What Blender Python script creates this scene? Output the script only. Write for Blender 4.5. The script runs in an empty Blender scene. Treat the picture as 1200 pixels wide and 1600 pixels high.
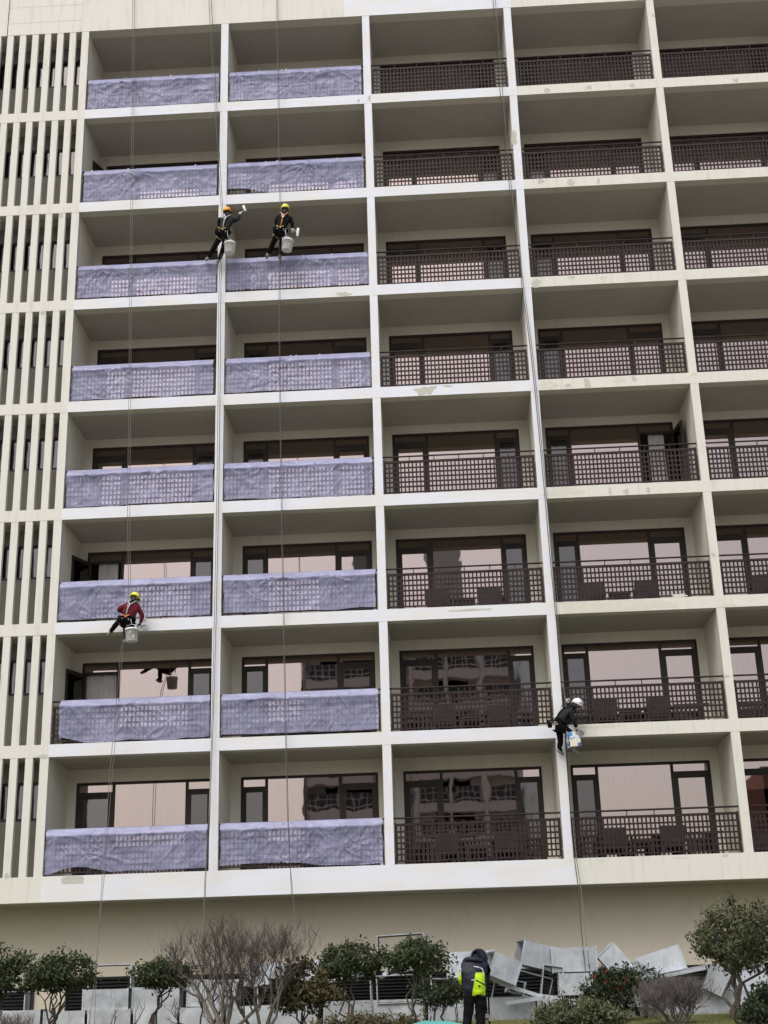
import bpy, math, random
from mathutils import Vector, Matrix, noise
R = math.radians
scene = bpy.context.scene
col = scene.collection

# ------------------------------------------------------------------ camera, sky, sun, exposure
EYE = 1.6
FPX, YAW, PITCH, ROLL = 2159.23, -0.038447, 0.353504, -0.030235
CAM = Vector((10.0806, -34.3977, EYE))
FW = Vector((math.sin(YAW)*math.cos(PITCH), math.cos(YAW)*math.cos(PITCH), math.sin(PITCH)))
_r0 = Vector((math.cos(YAW), -math.sin(YAW), 0)); _u0 = _r0.cross(FW)
RT = _r0*math.cos(ROLL) + _u0*math.sin(ROLL)
UP = -_r0*math.sin(ROLL) + _u0*math.cos(ROLL)
cd = bpy.data.cameras.new('camera')
cam = bpy.data.objects.new('camera', cd); col.objects.link(cam)
cam.matrix_world = Matrix(((RT.x, UP.x, -FW.x, CAM.x), (RT.y, UP.y, -FW.y, CAM.y), (RT.z, UP.z, -FW.z, CAM.z), (0, 0, 0, 1)))
cd.sensor_fit = 'VERTICAL'; cd.sensor_height = 24.0; cd.lens = FPX/1600*24.0
cd.clip_start = 0.1; cd.clip_end = 2000
scene.camera = cam

SUN_EL, SUN_AZ = R(52), R(200)          # azimuth clockwise from +Y: behind the camera, high, through cloud
world = bpy.data.worlds.new('World'); scene.world = world; world.use_nodes = True
wn = world.node_tree; bg = wn.nodes['Background']
sky = wn.nodes.new('ShaderNodeTexSky'); sky.sky_type = 'NISHITA'; sky.sun_disc = False
sky.sun_elevation = SUN_EL; sky.sun_rotation = SUN_AZ
sky.air_density = 1.0; sky.dust_density = 4.0; sky.ozone_density = 1.0
hs = wn.nodes.new('ShaderNodeHueSaturation'); hs.inputs['Saturation'].default_value = 0.55
wn.links.new(sky.outputs[0], hs.inputs['Color']); wn.links.new(hs.outputs[0], bg.inputs['Color'])
bg.inputs['Strength'].default_value = 0.15
sl = bpy.data.lights.new('sun', 'SUN'); sl.energy = 0.5; sl.angle = R(25); sl.color = (1, 0.98, 0.955)
so = bpy.data.objects.new('sun', sl); col.objects.link(so)
sd = Vector((math.sin(SUN_AZ)*math.cos(SUN_EL), math.cos(SUN_AZ)*math.cos(SUN_EL), math.sin(SUN_EL)))
so.rotation_euler = sd.to_track_quat('Z', 'Y').to_euler(); so.location = (0, -20, 60)
scene.view_settings.view_transform = 'Standard'; scene.view_settings.look = 'None'
scene.view_settings.gamma = 1.0; scene.view_settings.use_curve_mapping = False
scene.view_settings.exposure = 0.56

def at(x, y, Y):
    """photo pixel (1200x1600) to the world point on the vertical plane y = Y"""
    d = FW + RT*((x-600)/FPX) + UP*((800-y)/FPX)
    return CAM + d*((Y-CAM.y)/d.y)

# ------------------------------------------------------------------ mesh helpers
class MB:
    def __init__(s): s.v = []; s.f = []; s.m = []
    def add(s, vs, fs, mi=0):
        o = len(s.v); s.v += [tuple(v) for v in vs]
        for f in fs: s.f.append(tuple(i+o for i in f)); s.m.append(mi)
        return s
    def box(s, x0, x1, y0, y1, z0, z1, mi=0):
        return s.add([(x0,y0,z0),(x1,y0,z0),(x1,y1,z0),(x0,y1,z0),(x0,y0,z1),(x1,y0,z1),(x1,y1,z1),(x0,y1,z1)],
                     [(0,3,2,1),(4,5,6,7),(0,1,5,4),(1,2,6,5),(2,3,7,6),(3,0,4,7)], mi)
    def obox(s, M, x0, x1, y0, y1, z0, z1, mi=0):
        vs = [M @ Vector(p) for p in [(x0,y0,z0),(x1,y0,z0),(x1,y1,z0),(x0,y1,z0),(x0,y0,z1),(x1,y0,z1),(x1,y1,z1),(x0,y1,z1)]]
        return s.add(vs, [(0,3,2,1),(4,5,6,7),(0,1,5,4),(1,2,6,5),(2,3,7,6),(3,0,4,7)], mi)
    def tube(s, pts, rad, n=6, mi=0, caps=True):
        pts = [Vector(p) for p in pts]
        if not isinstance(rad, (list, tuple)): rad = [rad]*len(pts)
        o = len(s.v); k = len(pts); u = None
        for i, p in enumerate(pts):
            t = (pts[min(i+1,k-1)]-pts[max(i-1,0)])
            t = t.normalized() if t.length > 1e-9 else Vector((0,0,1))
            if u is None: u = t.orthogonal().normalized()
            else:
                u = u - t*u.dot(t)
                u = u.normalized() if u.length > 1e-6 else t.orthogonal().normalized()
            w = t.cross(u)
            for j in range(n):
                a = 2*math.pi*j/n; s.v.append(tuple(p + (u*math.cos(a)+w*math.sin(a))*rad[i]))
        for i in range(k-1):
            for j in range(n):
                a = o+i*n+j; b = o+i*n+(j+1) % n
                s.f.append((a, b, b+n, a+n)); s.m.append(mi)
        if caps:
            s.f.append(tuple(o+j for j in reversed(range(n)))); s.m.append(mi)
            s.f.append(tuple(o+(k-1)*n+j for j in range(n))); s.m.append(mi)
        return s
    def lathe(s, prof, n=16, M=None, mi=0):
        o = len(s.v); M = M or Matrix()
        for r, z in prof:
            for j in range(n):
                a = 2*math.pi*j/n; s.v.append(tuple(M @ Vector((r*math.cos(a), r*math.sin(a), z))))
        for i in range(len(prof)-1):
            for j in range(n):
                a = o+i*n+j; b = o+i*n+(j+1) % n
                s.f.append((a, b, b+n, a+n)); s.m.append(mi)
        return s
    def ball(s, c, r, M=None, nu=10, nv=7, mi=0):
        rx, ry, rz = r if isinstance(r, (tuple, list)) else (r, r, r)
        prof = []; o = len(s.v); M = M or Matrix(); c = Vector(c)
        for i in range(nv+1):
            t = math.pi*i/nv
            for j in range(nu):
                a = 2*math.pi*j/nu
                s.v.append(tuple(c + M.to_3x3() @ Vector((rx*math.sin(t)*math.cos(a), ry*math.sin(t)*math.sin(a), -rz*math.cos(t)))))
        for i in range(nv):
            for j in range(nu):
                a = o+i*nu+j; b = o+i*nu+(j+1) % nu
                s.f.append((a, b, b+nu, a+nu)); s.m.append(mi)
        return s
    def mesh(s, name, mats, smooth=False, org=(0,0,0)):
        me = bpy.data.meshes.new(name)
        ox, oy, oz = org
        me.from_pydata([(x-ox, y-oy, z-oz) for x, y, z in s.v], [], s.f)
        for m in (mats if isinstance(mats, (list, tuple)) else [mats]): me.materials.append(m)
        if any(s.m): me.polygons.foreach_set('material_index', s.m)
        if smooth: me.polygons.foreach_set('use_smooth', [True]*len(me.polygons))
        me.update(); return me

WL = {}
def link(name, data, parent=None, loc=(0,0,0)):
    """link an object whose world position is loc (roots carry no rotation unless set on them afterwards)"""
    o = bpy.data.objects.new(name, data); col.objects.link(o)
    loc = Vector(loc); WL[o.name] = loc.copy()
    if parent is not None:
        o.parent = parent; o.location = loc - WL[parent.name]
    else: o.location = loc
    return o
def tag(o, label, cat, group=None, kind=None):
    o['label'] = label; o['category'] = cat
    if group: o['group'] = group
    if kind: o['kind'] = kind
    return o
def thing(name, label, cat, loc, group=None): return tag(link(name, None, None, loc), label, cat, group)
def part(name, mb, mats, parent, smooth=False, org=None):
    """mb holds world coordinates; the origin is put at org (default: the parent's)"""
    org = Vector(org) if org is not None else WL[parent.name]
    return link(name, mb.mesh(name, mats, smooth, org), parent, org)
def solo(name, mb, mats, label, cat, org, group=None, smooth=False):
    return tag(link(name, mb.mesh(name, mats, smooth, org), None, org), label, cat, group)
def copy_thing(root, loc, label, group=None):
    r = root.copy(); col.objects.link(r); r.location = loc; r['label'] = label
    if group: r['group'] = group
    for ch in root.children:
        c = ch.copy(); col.objects.link(c); c.parent = r
    return r

# ------------------------------------------------------------------ materials
def mat(name, base=(0.5,0.5,0.5), rough=0.6, metal=0.0, spec=0.5):
    m = bpy.data.materials.new(name); m.use_nodes = True
    b = m.node_tree.nodes['Principled BSDF']
    b.inputs['Base Color'].default_value = (*base, 1); b.inputs['Roughness'].default_value = rough
    b.inputs['Metallic'].default_value = metal; b.inputs['Specular IOR Level'].default_value = spec
    return m
class NT:
    def __init__(s, m): s.t = m.node_tree; s.b = s.t.nodes['Principled BSDF']
    def n(s, typ, **kw):
        nd = s.t.nodes.new(typ)
        for k, v in kw.items(): setattr(nd, k, v)
        return nd
    def l(s, a, b): s.t.links.new(a, b)
    def pos(s): return s.n('ShaderNodeNewGeometry').outputs['Position']
    def objc(s): return s.n('ShaderNodeTexCoord').outputs['Object']
    def noise(s, vec, scale=5, detail=4, rough=0.55, vscale=None, dist=0):
        if vscale:
            mp = s.n('ShaderNodeMapping'); mp.inputs['Scale'].default_value = vscale; s.l(vec, mp.inputs['Vector']); vec = mp.outputs[0]
        nd = s.n('ShaderNodeTexNoise'); nd.inputs['Scale'].default_value = scale; nd.inputs['Detail'].default_value = detail
        nd.inputs['Roughness'].default_value = rough; nd.inputs['Distortion'].default_value = dist
        s.l(vec, nd.inputs['Vector']); return nd.outputs['Fac']
    def ramp(s, fac, p0, p1, c0=(0,0,0), c1=(1,1,1)):
        r = s.n('ShaderNodeValToRGB'); e = r.color_ramp.elements
        e[0].position = p0; e[1].position = p1; e[0].color = (*c0, 1); e[1].color = (*c1, 1)
        s.l(fac, r.inputs[0]); return r.outputs[0]
    def mix(s, fac, a, b, blend='MIX'):
        m = s.n('ShaderNodeMix'); m.data_type = 'RGBA'; m.blend_type = blend
        for sock, v in ((m.inputs['Factor'], fac), (m.inputs[6], a), (m.inputs[7], b)):
            if isinstance(v, (int, float)): sock.default_value = v
            elif isinstance(v, tuple): sock.default_value = (*v, 1)
            else: s.l(v, sock)
        return m.outputs[2]
    def math(s, op, a, b=0.0, clamp=False):
        m = s.n('ShaderNodeMath'); m.operation = op; m.use_clamp = clamp
        for i, v in ((0, a), (1, b)):
            if isinstance(v, (int, float)): m.inputs[i].default_value = v
            else: s.l(v, m.inputs[i])
        return m.outputs[0]
    def bump(s, h, strength=0.2, dist=0.01):
        b = s.n('ShaderNodeBump'); b.inputs['Strength'].default_value = strength; b.inputs['Distance'].default_value = dist
        s.l(h, b.inputs['Height']); return b.outputs[0]

BAY = 4.3237; FT = 0.221; ST = 0.3195; TB = 0.612; DEP = 1.97
ZT = [30.83, 27.62, 24.37, 21.15, 17.96, 14.80, 11.62, 8.43, 5.18]       # tops of the floor slabs, roof first
NB = 6
XR = 3*BAY + 0.13                          # painters have reached this far

def facade_paint():
    m = mat('facade_paint', rough=0.75, spec=0.3); t = NT(m); p = t.pos()
    sep = t.n('ShaderNodeSeparateXYZ'); t.l(p, sep.inputs[0])
    g = t.n('ShaderNodeNewGeometry'); sn = t.n('ShaderNodeSeparateXYZ'); t.l(g.outputs['True Normal'], sn.inputs[0])
    edge = t.math('MULTIPLY', t.math('SUBTRACT', t.noise(p, 6, 3), 0.5), 0.10)
    x = t.math('ADD', sep.outputs['X'], edge)
    new = t.math('MULTIPLY', t.math('LESS_THAN', x, XR), t.math('GREATER_THAN', x, 0.10))
    new = t.math('MULTIPLY', new, t.math('LESS_THAN', sn.outputs['Y'], -0.5))
    par = t.math('MAXIMUM', t.math('LESS_THAN', sep.outputs['Z'], ZT[0]-ST), t.math('GREATER_THAN', x, 1.85*BAY))
    new = t.math('MULTIPLY', new, par)
    # fresh coat: bluish white, thinner and warmer where only the first coat is on
    coat = t.ramp(t.noise(p, 0.9, 5, 0.6, vscale=(0.5, 1, 1.6)), 0.42, 0.56)
    fresh = t.mix(coat, (0.655, 0.645, 0.61), (0.66, 0.675, 0.73))
    blot = t.ramp(t.noise(p, 3.2, 6, 0.65), 0.35, 0.75)
    lap = t.ramp(t.noise(p, 2.0, 4, 0.6, vscale=(0.35, 1, 7)), 0.5, 0.62)
    fresh = t.mix(t.math('MULTIPLY', lap, 0.4), fresh, (0.68, 0.695, 0.74))
    fresh = t.mix(t.math('MULTIPLY', blot, 0.5), fresh, (0.61, 0.615, 0.635))
    cream = t.mix(t.noise(p, 0.7, 4), (0.60, 0.58, 0.515), (0.64, 0.625, 0.565))
    streak = t.ramp(t.noise(p, 3.0, 5, 0.6, vscale=(2.2, 2.2, 0.28)), 0.52, 0.80)
    cream = t.mix(t.math('MULTIPLY', streak, 0.6), cream, (0.43, 0.40, 0.33))
    fine = t.ramp(t.noise(p, 3.0, 6, 0.7, vscale=(9, 9, 0.5)), 0.55, 0.75)
    cream = t.mix(t.math('MULTIPLY', fine, 0.36), cream, (0.47, 0.445, 0.37))
    spots = t.ramp(t.noise(p, 14, 6, 0.7), 0.64, 0.70)
    cream = t.mix(t.math('MULTIPLY', spots, 0.35), cream, (0.48, 0.46, 0.40))
    c = t.mix(new, cream, fresh)
    t.l(c, t.b.inputs['Base Color'])
    t.l(t.bump(t.noise(p, 30, 5, 0.7), 0.15, 0.01), t.b.inputs['Normal'])
    return m
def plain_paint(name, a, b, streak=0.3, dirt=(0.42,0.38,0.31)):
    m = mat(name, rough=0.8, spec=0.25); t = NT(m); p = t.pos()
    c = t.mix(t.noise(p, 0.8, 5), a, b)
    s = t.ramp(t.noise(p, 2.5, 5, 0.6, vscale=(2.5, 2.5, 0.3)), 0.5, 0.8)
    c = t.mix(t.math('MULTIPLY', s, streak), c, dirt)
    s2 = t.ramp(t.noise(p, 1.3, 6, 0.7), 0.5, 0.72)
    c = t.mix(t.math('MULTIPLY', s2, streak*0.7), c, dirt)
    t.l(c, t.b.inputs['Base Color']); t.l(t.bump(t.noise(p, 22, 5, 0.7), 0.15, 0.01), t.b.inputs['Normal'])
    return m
def varied(name, a, b, scale=6, rough=0.6, metal=0.0, bump=0.0, bs=30, spec=0.5):
    m = mat(name, rough=rough, metal=metal, spec=spec); t = NT(m); p = t.pos()
    t.l(t.mix(t.ramp(t.noise(p, scale, 5, 0.6), 0.3, 0.7), a, b), t.b.inputs['Base Color'])
    if bump: t.l(t.bump(t.noise(p, bs, 4), bump, 0.01), t.b.inputs['Normal'])
    return m
def glass(name, tint, trans, fac, wob=0.05, rough=0.012, scale=0.9):
    """coated pane: coloured mirror coat over see-through glass, slightly wavy as hung float glass is"""
    m = bpy.data.materials.new(name); m.use_nodes = True; t = NT(m); nt = m.node_tree; nt.nodes.remove(t.b)
    out = nt.nodes['Material Output']
    gl = t.n('ShaderNodeBsdfGlossy'); gl.inputs['Color'].default_value = (*tint, 1); gl.inputs['Roughness'].default_value = rough
    tr = t.n('ShaderNodeBsdfTransparent'); tr.inputs['Color'].default_value = (*trans, 1)
    mx = t.n('ShaderNodeMixShader')
    fr = t.n('ShaderNodeFresnel'); fr.inputs['IOR'].default_value = 1.5
    t.l(t.math('ADD', fr.outputs[0], fac, True), mx.inputs[0]); t.l(tr.outputs[0], mx.inputs[1]); t.l(gl.outputs[0], mx.inputs[2])
    oi = t.n('ShaderNodeObjectInfo')
    dirt = t.ramp(t.noise(t.pos(), 4, 5, 0.65, vscale=(5, 1, 0.35)), 0.45, 0.8)
    gc = t.mix(t.math('MULTIPLY', dirt, 0.22), tint, tuple(q*0.6 for q in tint))
    gc = t.mix(t.math('MULTIPLY', oi.outputs['Random'], 0.22), gc, tuple(min(1, q*1.12) for q in (tint[0]*1.03, tint[1]*0.97, tint[2]*0.93)))
    t.l(gc, gl.inputs['Color'])
    nb = t.bump(t.noise(t.pos(), scale, 2, 0.4, vscale=(1.6, 1, 1.0)), wob, 0.1); t.l(nb, gl.inputs['Normal'])
    t.l(mx.outputs[0], out.inputs['Surface']); return m
def film():
    """thin lilac sheeting: milky, half see-through, creased, pressed a little into the lattice behind it"""
    m = bpy.data.materials.new('plastic_film'); m.use_nodes = True; t = NT(m); nt = m.node_tree
    b = t.b; p = t.pos(); o = t.objc()
    c = t.mix(t.noise(p, 2.0, 5), (0.37, 0.375, 0.57), (0.47, 0.475, 0.68))
    t.l(c, b.inputs['Base Color']); b.inputs['Roughness'].default_value = 0.34; b.inputs['Specular IOR Level'].default_value = 0.5
    so = t.n('ShaderNodeSeparateXYZ'); t.l(o, so.inputs[0])
    kx = 2*math.pi*38/(BAY-0.33-0.024); kz = 2*math.pi*6/0.825
    gx = t.math('COSINE', t.math('MULTIPLY', so.outputs['X'], kx)); gz_ = t.math('COSINE', t.math('MULTIPLY', t.math('SUBTRACT', so.outputs['Z'], 0.10), kz))
    grid = t.math('MAXIMUM', gx, gz_); grid = t.ramp(grid, 0.15, 0.75)
    press = t.ramp(t.noise(p, 1.1, 3), 0.30, 0.55)
    low = t.math('LESS_THAN', so.outputs['Z'], 0.93)
    gp = t.math('MULTIPLY', t.math('MULTIPLY', grid, press), low)
    cre = t.ramp(t.noise(p, 2.6, 4, 0.5, dist=1.3), 0.36, 0.64)
    h = t.math('ADD', cre, t.math('MULTIPLY', gp, 0.35))
    t.l(t.bump(h, 0.36, 0.03), b.inputs['Normal'])
    tl = t.n('ShaderNodeBsdfTranslucent'); t.l(c, tl.inputs['Color'])
    tr = t.n('ShaderNodeBsdfTransparent'); tr.inputs['Color'].default_value = (0.93, 0.93, 0.99, 1)
    m1 = t.n('ShaderNodeMixShader'); m1.inputs[0].default_value = 0.25; t.l(b.outputs[0], m1.inputs[1]); t.l(tl.outputs[0], m1.inputs[2])
    m2 = t.n('ShaderNodeMixShader')
    op = t.math('ADD', t.math('MULTIPLY', t.noise(p, 2.0, 4, 0.6), 0.4), 0.44)
    op = t.math('SUBTRACT', op, t.math('MULTIPLY', gp, 0.15), True)
    op = t.math('ADD', op, t.math('MULTIPLY', t.math('GREATER_THAN', so.outputs['Z'], 0.955), 0.22), True)      # doubled over the hand rail          # clings to the bars: they show through
    t.l(op, m2.inputs[0])
    t.l(tr.outputs[0], m2.inputs[1]); t.l(m1.outputs[0], m2.inputs[2])
    t.l(m2.outputs[0], nt.nodes['Material Output'].inputs['Surface']); return m
def galv():
    m = mat('galvanised_sheet', rough=0.42, metal=0.7); t = NT(m); p = t.pos()
    c = t.mix(t.ramp(t.noise(p, 2.2, 5, 0.6), 0.3, 0.7), (0.44, 0.47, 0.50), (0.66, 0.69, 0.725))
    oi = t.n('ShaderNodeObjectInfo'); c = t.mix(t.math('MULTIPLY', oi.outputs['Random'], 0.5), c, (0.26, 0.275, 0.28))
    d = t.ramp(t.noise(p, 5, 6, 0.7, vscale=(1, 1, 0.5)), 0.55, 0.75)
    c = t.mix(t.math('MULTIPLY', d, 0.75), c, (0.22, 0.21, 0.185)); t.l(c, t.b.inputs['Base Color'])
    t.l(t.ramp(t.noise(p, 9, 4), 0.3, 0.7, (0.38,)*3, (0.62,)*3), t.b.inputs['Roughness'])
    t.l(t.bump(t.noise(p, 1.8, 3), 0.25, 0.05), t.b.inputs['Normal']); return m
def ground_mat():
    m = mat('ground_cover', rough=0.95, spec=0.1); t = NT(m); p = t.pos()
    sep = t.n('ShaderNodeSeparateXYZ'); t.l(p, sep.inputs[0])
    g = t.mix(t.noise(p, 3.5, 6, 0.7), (0.085, 0.10, 0.028), (0.16, 0.145, 0.06))
    pv = t.mix(t.noise(p, 1.2, 5, 0.6), (0.24, 0.225, 0.20), (0.31, 0.29, 0.26))
    y = t.math('ADD', sep.outputs['Y'], t.math('MULTIPLY', t.noise(p, 0.8, 2), 0.3))
    t.l(t.mix(t.math('GREATER_THAN', y, -14.0), pv, g), t.b.inputs['Base Color'])
    t.l(t.bump(t.noise(p, 25, 5), 0.5, 0.03), t.b.inputs['Normal']); return m

M_PAINT = facade_paint()
M_CREAM = plain_paint('cream_render', (0.66, 0.625, 0.535), (0.71, 0.675, 0.585), 0.2)
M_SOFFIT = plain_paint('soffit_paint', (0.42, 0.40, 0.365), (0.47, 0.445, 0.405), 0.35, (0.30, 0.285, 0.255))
M_POD = plain_paint('podium_render', (0.53, 0.475, 0.375), (0.58, 0.525, 0.42), 0.3)
M_STAIR = plain_paint('stair_wall_paint', (0.17, 0.165, 0.15), (0.22, 0.212, 0.19), 0.3, (0.10, 0.095, 0.085))
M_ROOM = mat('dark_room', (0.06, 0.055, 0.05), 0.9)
M_FRAME = varied('bronze_frame', (0.026, 0.020, 0.017), (0.040, 0.032, 0.026), 4, 0.5, spec=0.25)
M_RAIL = varied('brown_rail_paint', (0.020, 0.012, 0.012), (0.034, 0.021, 0.020), 3, 0.55, spec=0.18)
M_GLASS = glass('coated_glass', (0.465, 0.380, 0.350), (0.10, 0.09, 0.09), 0.62, 0.008)
M_WAVY = glass('coated_glass_wavy', (0.465, 0.380, 0.350), (0.10, 0.09, 0.09), 0.62, 0.011, scale=1.1)
M_GREYG = glass('grey_screen_glass', (0.24, 0.225, 0.22), (0.25, 0.25, 0.25), 0.30, 0.08, rough=0.06)
M_SLITG = glass('stair_glass', (0.36, 0.35, 0.35), (0.3, 0.3, 0.3), 0.22, 0.12, rough=0.05)
M_SCREEN = mat('grey_screen', (0.16, 0.155, 0.155), 0.6)
M_FILM = film()
M_PUTTY = varied('bare_putty', (0.41, 0.405, 0.35), (0.49, 0.48, 0.42), 12, 0.9)
M_PEEL = varied('old_undercoat', (0.52, 0.51, 0.43), (0.60, 0.585, 0.50), 9, 0.85)
M_GALV = galv()
M_DARKMETAL = varied('dark_lining_and_shade', (0.035, 0.035, 0.033), (0.07, 0.068, 0.062), 6, 0.7, 0.2)
M_LOUV = varied('black_louvre_metal', (0.012, 0.012, 0.013), (0.024, 0.024, 0.024), 5, 0.5, spec=0.2)
M_GROUND = ground_mat()
M_ROPE = varied('rope_fibre', (0.11, 0.10, 0.09), (0.18, 0.17, 0.15), 40, 0.9)
M_ROPED = varied('dark_rope_fibre', (0.035, 0.033, 0.032), (0.06, 0.057, 0.053), 40, 0.9)
M_WICKER = varied('dark_wicker', (0.022, 0.017, 0.017), (0.045, 0.036, 0.034), 60, 0.6, bump=0.4, bs=90)
M_CURT = varied('grey_curtain', (0.62, 0.60, 0.575), (0.72, 0.70, 0.675), 5, 0.9)
M_BRACK = mat('white_bracket', (0.7, 0.7, 0.68), 0.5)

# ------------------------------------------------------------------ ground
def ground_z(y):
    P = [(-600, 0), (-34, 0), (-12, 1.13), (-3.0, 1.565), (200, 1.565)]
    for (a, za), (b, zb) in zip(P, P[1:]):
        if y <= b: return za + (zb-za)*(y-a)/(b-a)
    return 1.565
mb = MB(); ys = [-600, -300, -150, -90, -60, -45, -34, -30, -26, -22, -18, -15, -12, -9, -6, -3, 0, 8, 40, 200]
xs = [-600, -250, -100, -40, -15, 0, 5, 10, 15, 20, 35, 60, 120, 280, 600]
for y in ys:
    for x in xs: mb.v.append((x, y, ground_z(y)))
nx = len(xs)
for j in range(len(ys)-1):
    for i in range(nx-1): mb.f.append((j*nx+i, j*nx+i+1, (j+1)*nx+i+1, (j+1)*nx+i)); mb.m.append(0)
g = link('ground', mb.mesh('ground', M_GROUND, True)); g['kind'] = 'structure'

# ------------------------------------------------------------------ the hotel
random.seed(4)
hotel = thing('hotel_building', 'multi-storey hotel with white concrete balcony grid being repainted', 'building', (10, 2, 1.565))
XW0, XW1 = -7.0, NB*BAY + 0.3
# parapet band, floor slabs, bottom beam
mb = MB().box(XW0, XW1, -0.002, 0.35, ZT[0]-ST, 33.5)
part('parapet_wall', mb, M_PAINT, hotel)
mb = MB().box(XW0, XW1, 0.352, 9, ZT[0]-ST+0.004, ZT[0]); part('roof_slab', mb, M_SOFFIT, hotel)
for r in range(1, 9):
    th = TB if r == 8 else ST
    mb = MB().box(XW0, XW1, 0.0, 0.30, ZT[r]-th, ZT[r])
    sl_ = part('floor_slab', mb, M_PAINT, hotel)
    mb = MB().box(XW0, XW1, 0.302, 9, ZT[r]-th+0.004, ZT[r]-0.004)
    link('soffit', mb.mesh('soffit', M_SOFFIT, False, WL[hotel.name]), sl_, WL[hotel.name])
# partition walls whose ends make the white fins
for i in range(NB+1):
    x = i*BAY
    mb = MB().box(x-FT/2, x+FT/2, 0.004, 0.24, ZT[8], ZT[0]-ST+0.002, 0)
    pf = part('fin', mb, M_PAINT, hotel)
    mb = MB().box(x-FT/2+0.003, x+FT/2-0.003, 0.242, 7.0, ZT[8], ZT[0]-ST+0.002)
    link('partition_wall', mb.mesh('partition_wall', M_CREAM, False, WL[hotel.name]), pf, WL[hotel.name])
# closing walls
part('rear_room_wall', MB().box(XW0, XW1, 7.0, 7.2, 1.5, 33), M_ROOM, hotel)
part('podium_wall', MB().box(XW0, XW1, 1.3, 1.6, 1.2, ZT[8]-TB+0.01), M_POD, hotel)
part('end_wall', MB().box(XW1-0.001, XW1+0.3, 0.02, 9, 1.2, 33.4), M_CREAM, hotel)
part('end_wall', MB().box(XW0-0.3, XW0+0.001, 0.02, 9, 1.2, 33.4), M_CREAM, hotel)

# slit tower: mullions, back wall with a ribbon window on each floor
SP = 0.389
for k in range(1, 17):
    x = -SP*k
    mb = MB()
    for r in range(1, 9):
        mb.box(x-0.096, x+0.096, 0.006, 0.13, ZT[r], ZT[r-1]-ST)
    part('mullion', mb, M_PAINT, hotel)
part('expansion_joint', MB().box(-SP*6-0.125, -SP*6-0.1, -0.006, 0.0, ZT[0]-ST, 33.4), M_DARKMETAL, hotel)
for zz in (30.95, 31.55):
    part('panel_joint', MB().box(-SP*6-0.1, -0.12, -0.0045, -0.0022, zz, zz+0.012), M_PUTTY, hotel)
part('panel_joint', MB().box(-0.13, -0.118, -0.0045, -0.0022, ZT[0]-ST, 33.4), M_PUTTY, hotel)
for r in range(1, 9):
    z = ZT[r]; zc = ZT[r-1]-ST
    mb = MB().box(XW0, -FT/2, 0.75, 0.95, z, z+1.46).box(XW0, -FT/2, 0.75, 0.95, z+2.44, zc)
    part('stair_wall', mb, M_STAIR, hotel)
    w = MB().box(XW0, -FT/2-0.002, 0.78, 0.86, z+1.46, z+1.53).box(XW0, -FT/2-0.002, 0.78, 0.86, z+2.37, z+2.44)
    for k in range(9):
        xx = -0.16-0.78*k
        w.box(xx-0.07, xx, 0.785, 0.855, z+1.53, z+2.37)
        if k % 2: w.box(xx-0.2, xx-0.13, 0.79, 0.85, z+1.53, z+2.37)
    wf = part('stair_window', w, M_FRAME, hotel)
    pn = MB().box(XW0, -FT/2-0.002, 0.815, 0.825, z+1.53, z+2.37)
    link('pane', pn.mesh('pane', M_SLITG, False, WL[hotel.name]), wf, WL[hotel.name])

# ---- balcony back walls and windows (bay-local coordinates, door on the left; even bays are mirrored)
def mir(x0, x1, m): return (BAY-x1, BAY-x0) if m else (x0, x1)
W0, W1, WT = 0.33, 3.95, 2.58
MUL = ((1.285, 1.36), (3.235, 3.31)); TR0, TR1 = 2.20, 2.32
FH = [ZT[r-1]-ST-ZT[r] for r in range(1, 9)]
ROWN = ['top', 'second', 'third', 'fourth', 'fifth', 'sixth', 'seventh', 'bottom']
BAYN = ['bay beside the slit wall', 'second bay from the slit wall', 'third bay from the slit wall', 'fourth bay from the slit wall', 'fifth bay from the slit wall', 'sixth bay']
def rowp(r): return {1: 'top row', 8: 'bottom row'}.get(r, ROWN[r-1] + ' row down')
OPEN = {(2, 0), (6, 0), (7, 0), (5, 3)}
mesh_cache = {}
def cached(key, fn):
    if key not in mesh_cache: mesh_cache[key] = fn()
    return mesh_cache[key]
def wall_mesh(m, h):
    b = MB()
    a, c = mir(0.105, W0, m); b.box(a, c, 0, 0.2, 0, h)
    a, c = mir(W1, BAY-0.105, m); b.box(a, c, 0, 0.2, 0, h)
    a, c = mir(W0, W1, m); b.box(a, c, 0.0, 0.2, WT, h)
    return b.mesh('rear_wall', M_CREAM)
def frame_mesh(m):
    b = MB()
    def fb(x0, x1, z0, z1, y0=0.005, y1=0.09):
        a, c = mir(x0, x1, m); b.box(a, c, y0, y1, z0, z1)
    fb(W0, W0+0.07, 0.0, WT); fb(W1-0.07, W1, 0.0, WT); fb(W0+0.07, W1-0.07, WT-0.07, WT); fb(W0+0.07, W1-0.07, 0, 0.08)
    for p, q in MUL: fb(p, q, 0.08, WT-0.07)
    fb(W0+0.07, MUL[0][0], TR0+0.05, TR1, 0.007, 0.088); fb(MUL[1][1], W1-0.07, TR0+0.05, TR1, 0.007, 0.088)
    return b.mesh('window', M_FRAME)
def sash_mesh(w, h, fw=0.09):
    b = MB().box(0, fw, 0, 0.06, 0, h).box(w-fw, w, 0, 0.06, 0, h).box(fw, w-fw, 0, 0.06, 0, fw).box(fw, w-fw, 0, 0.06, h-fw, h)
    return b.mesh('sash', M_FRAME)
def pane_mesh(w, h): return MB().box(0, w, 0, 0.008, 0, h)
def add_pane(win, base, x0, x1, z0, z1, mt, y=0.035):
    key = ('pane', round(x1-x0, 3), round(z1-z0, 3), mt.name)
    me = cached(key, lambda: pane_mesh(x1-x0, z1-z0).mesh('pane', mt))
    return link('pane', me, win, base + Vector((x0, y, z0)))
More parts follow.
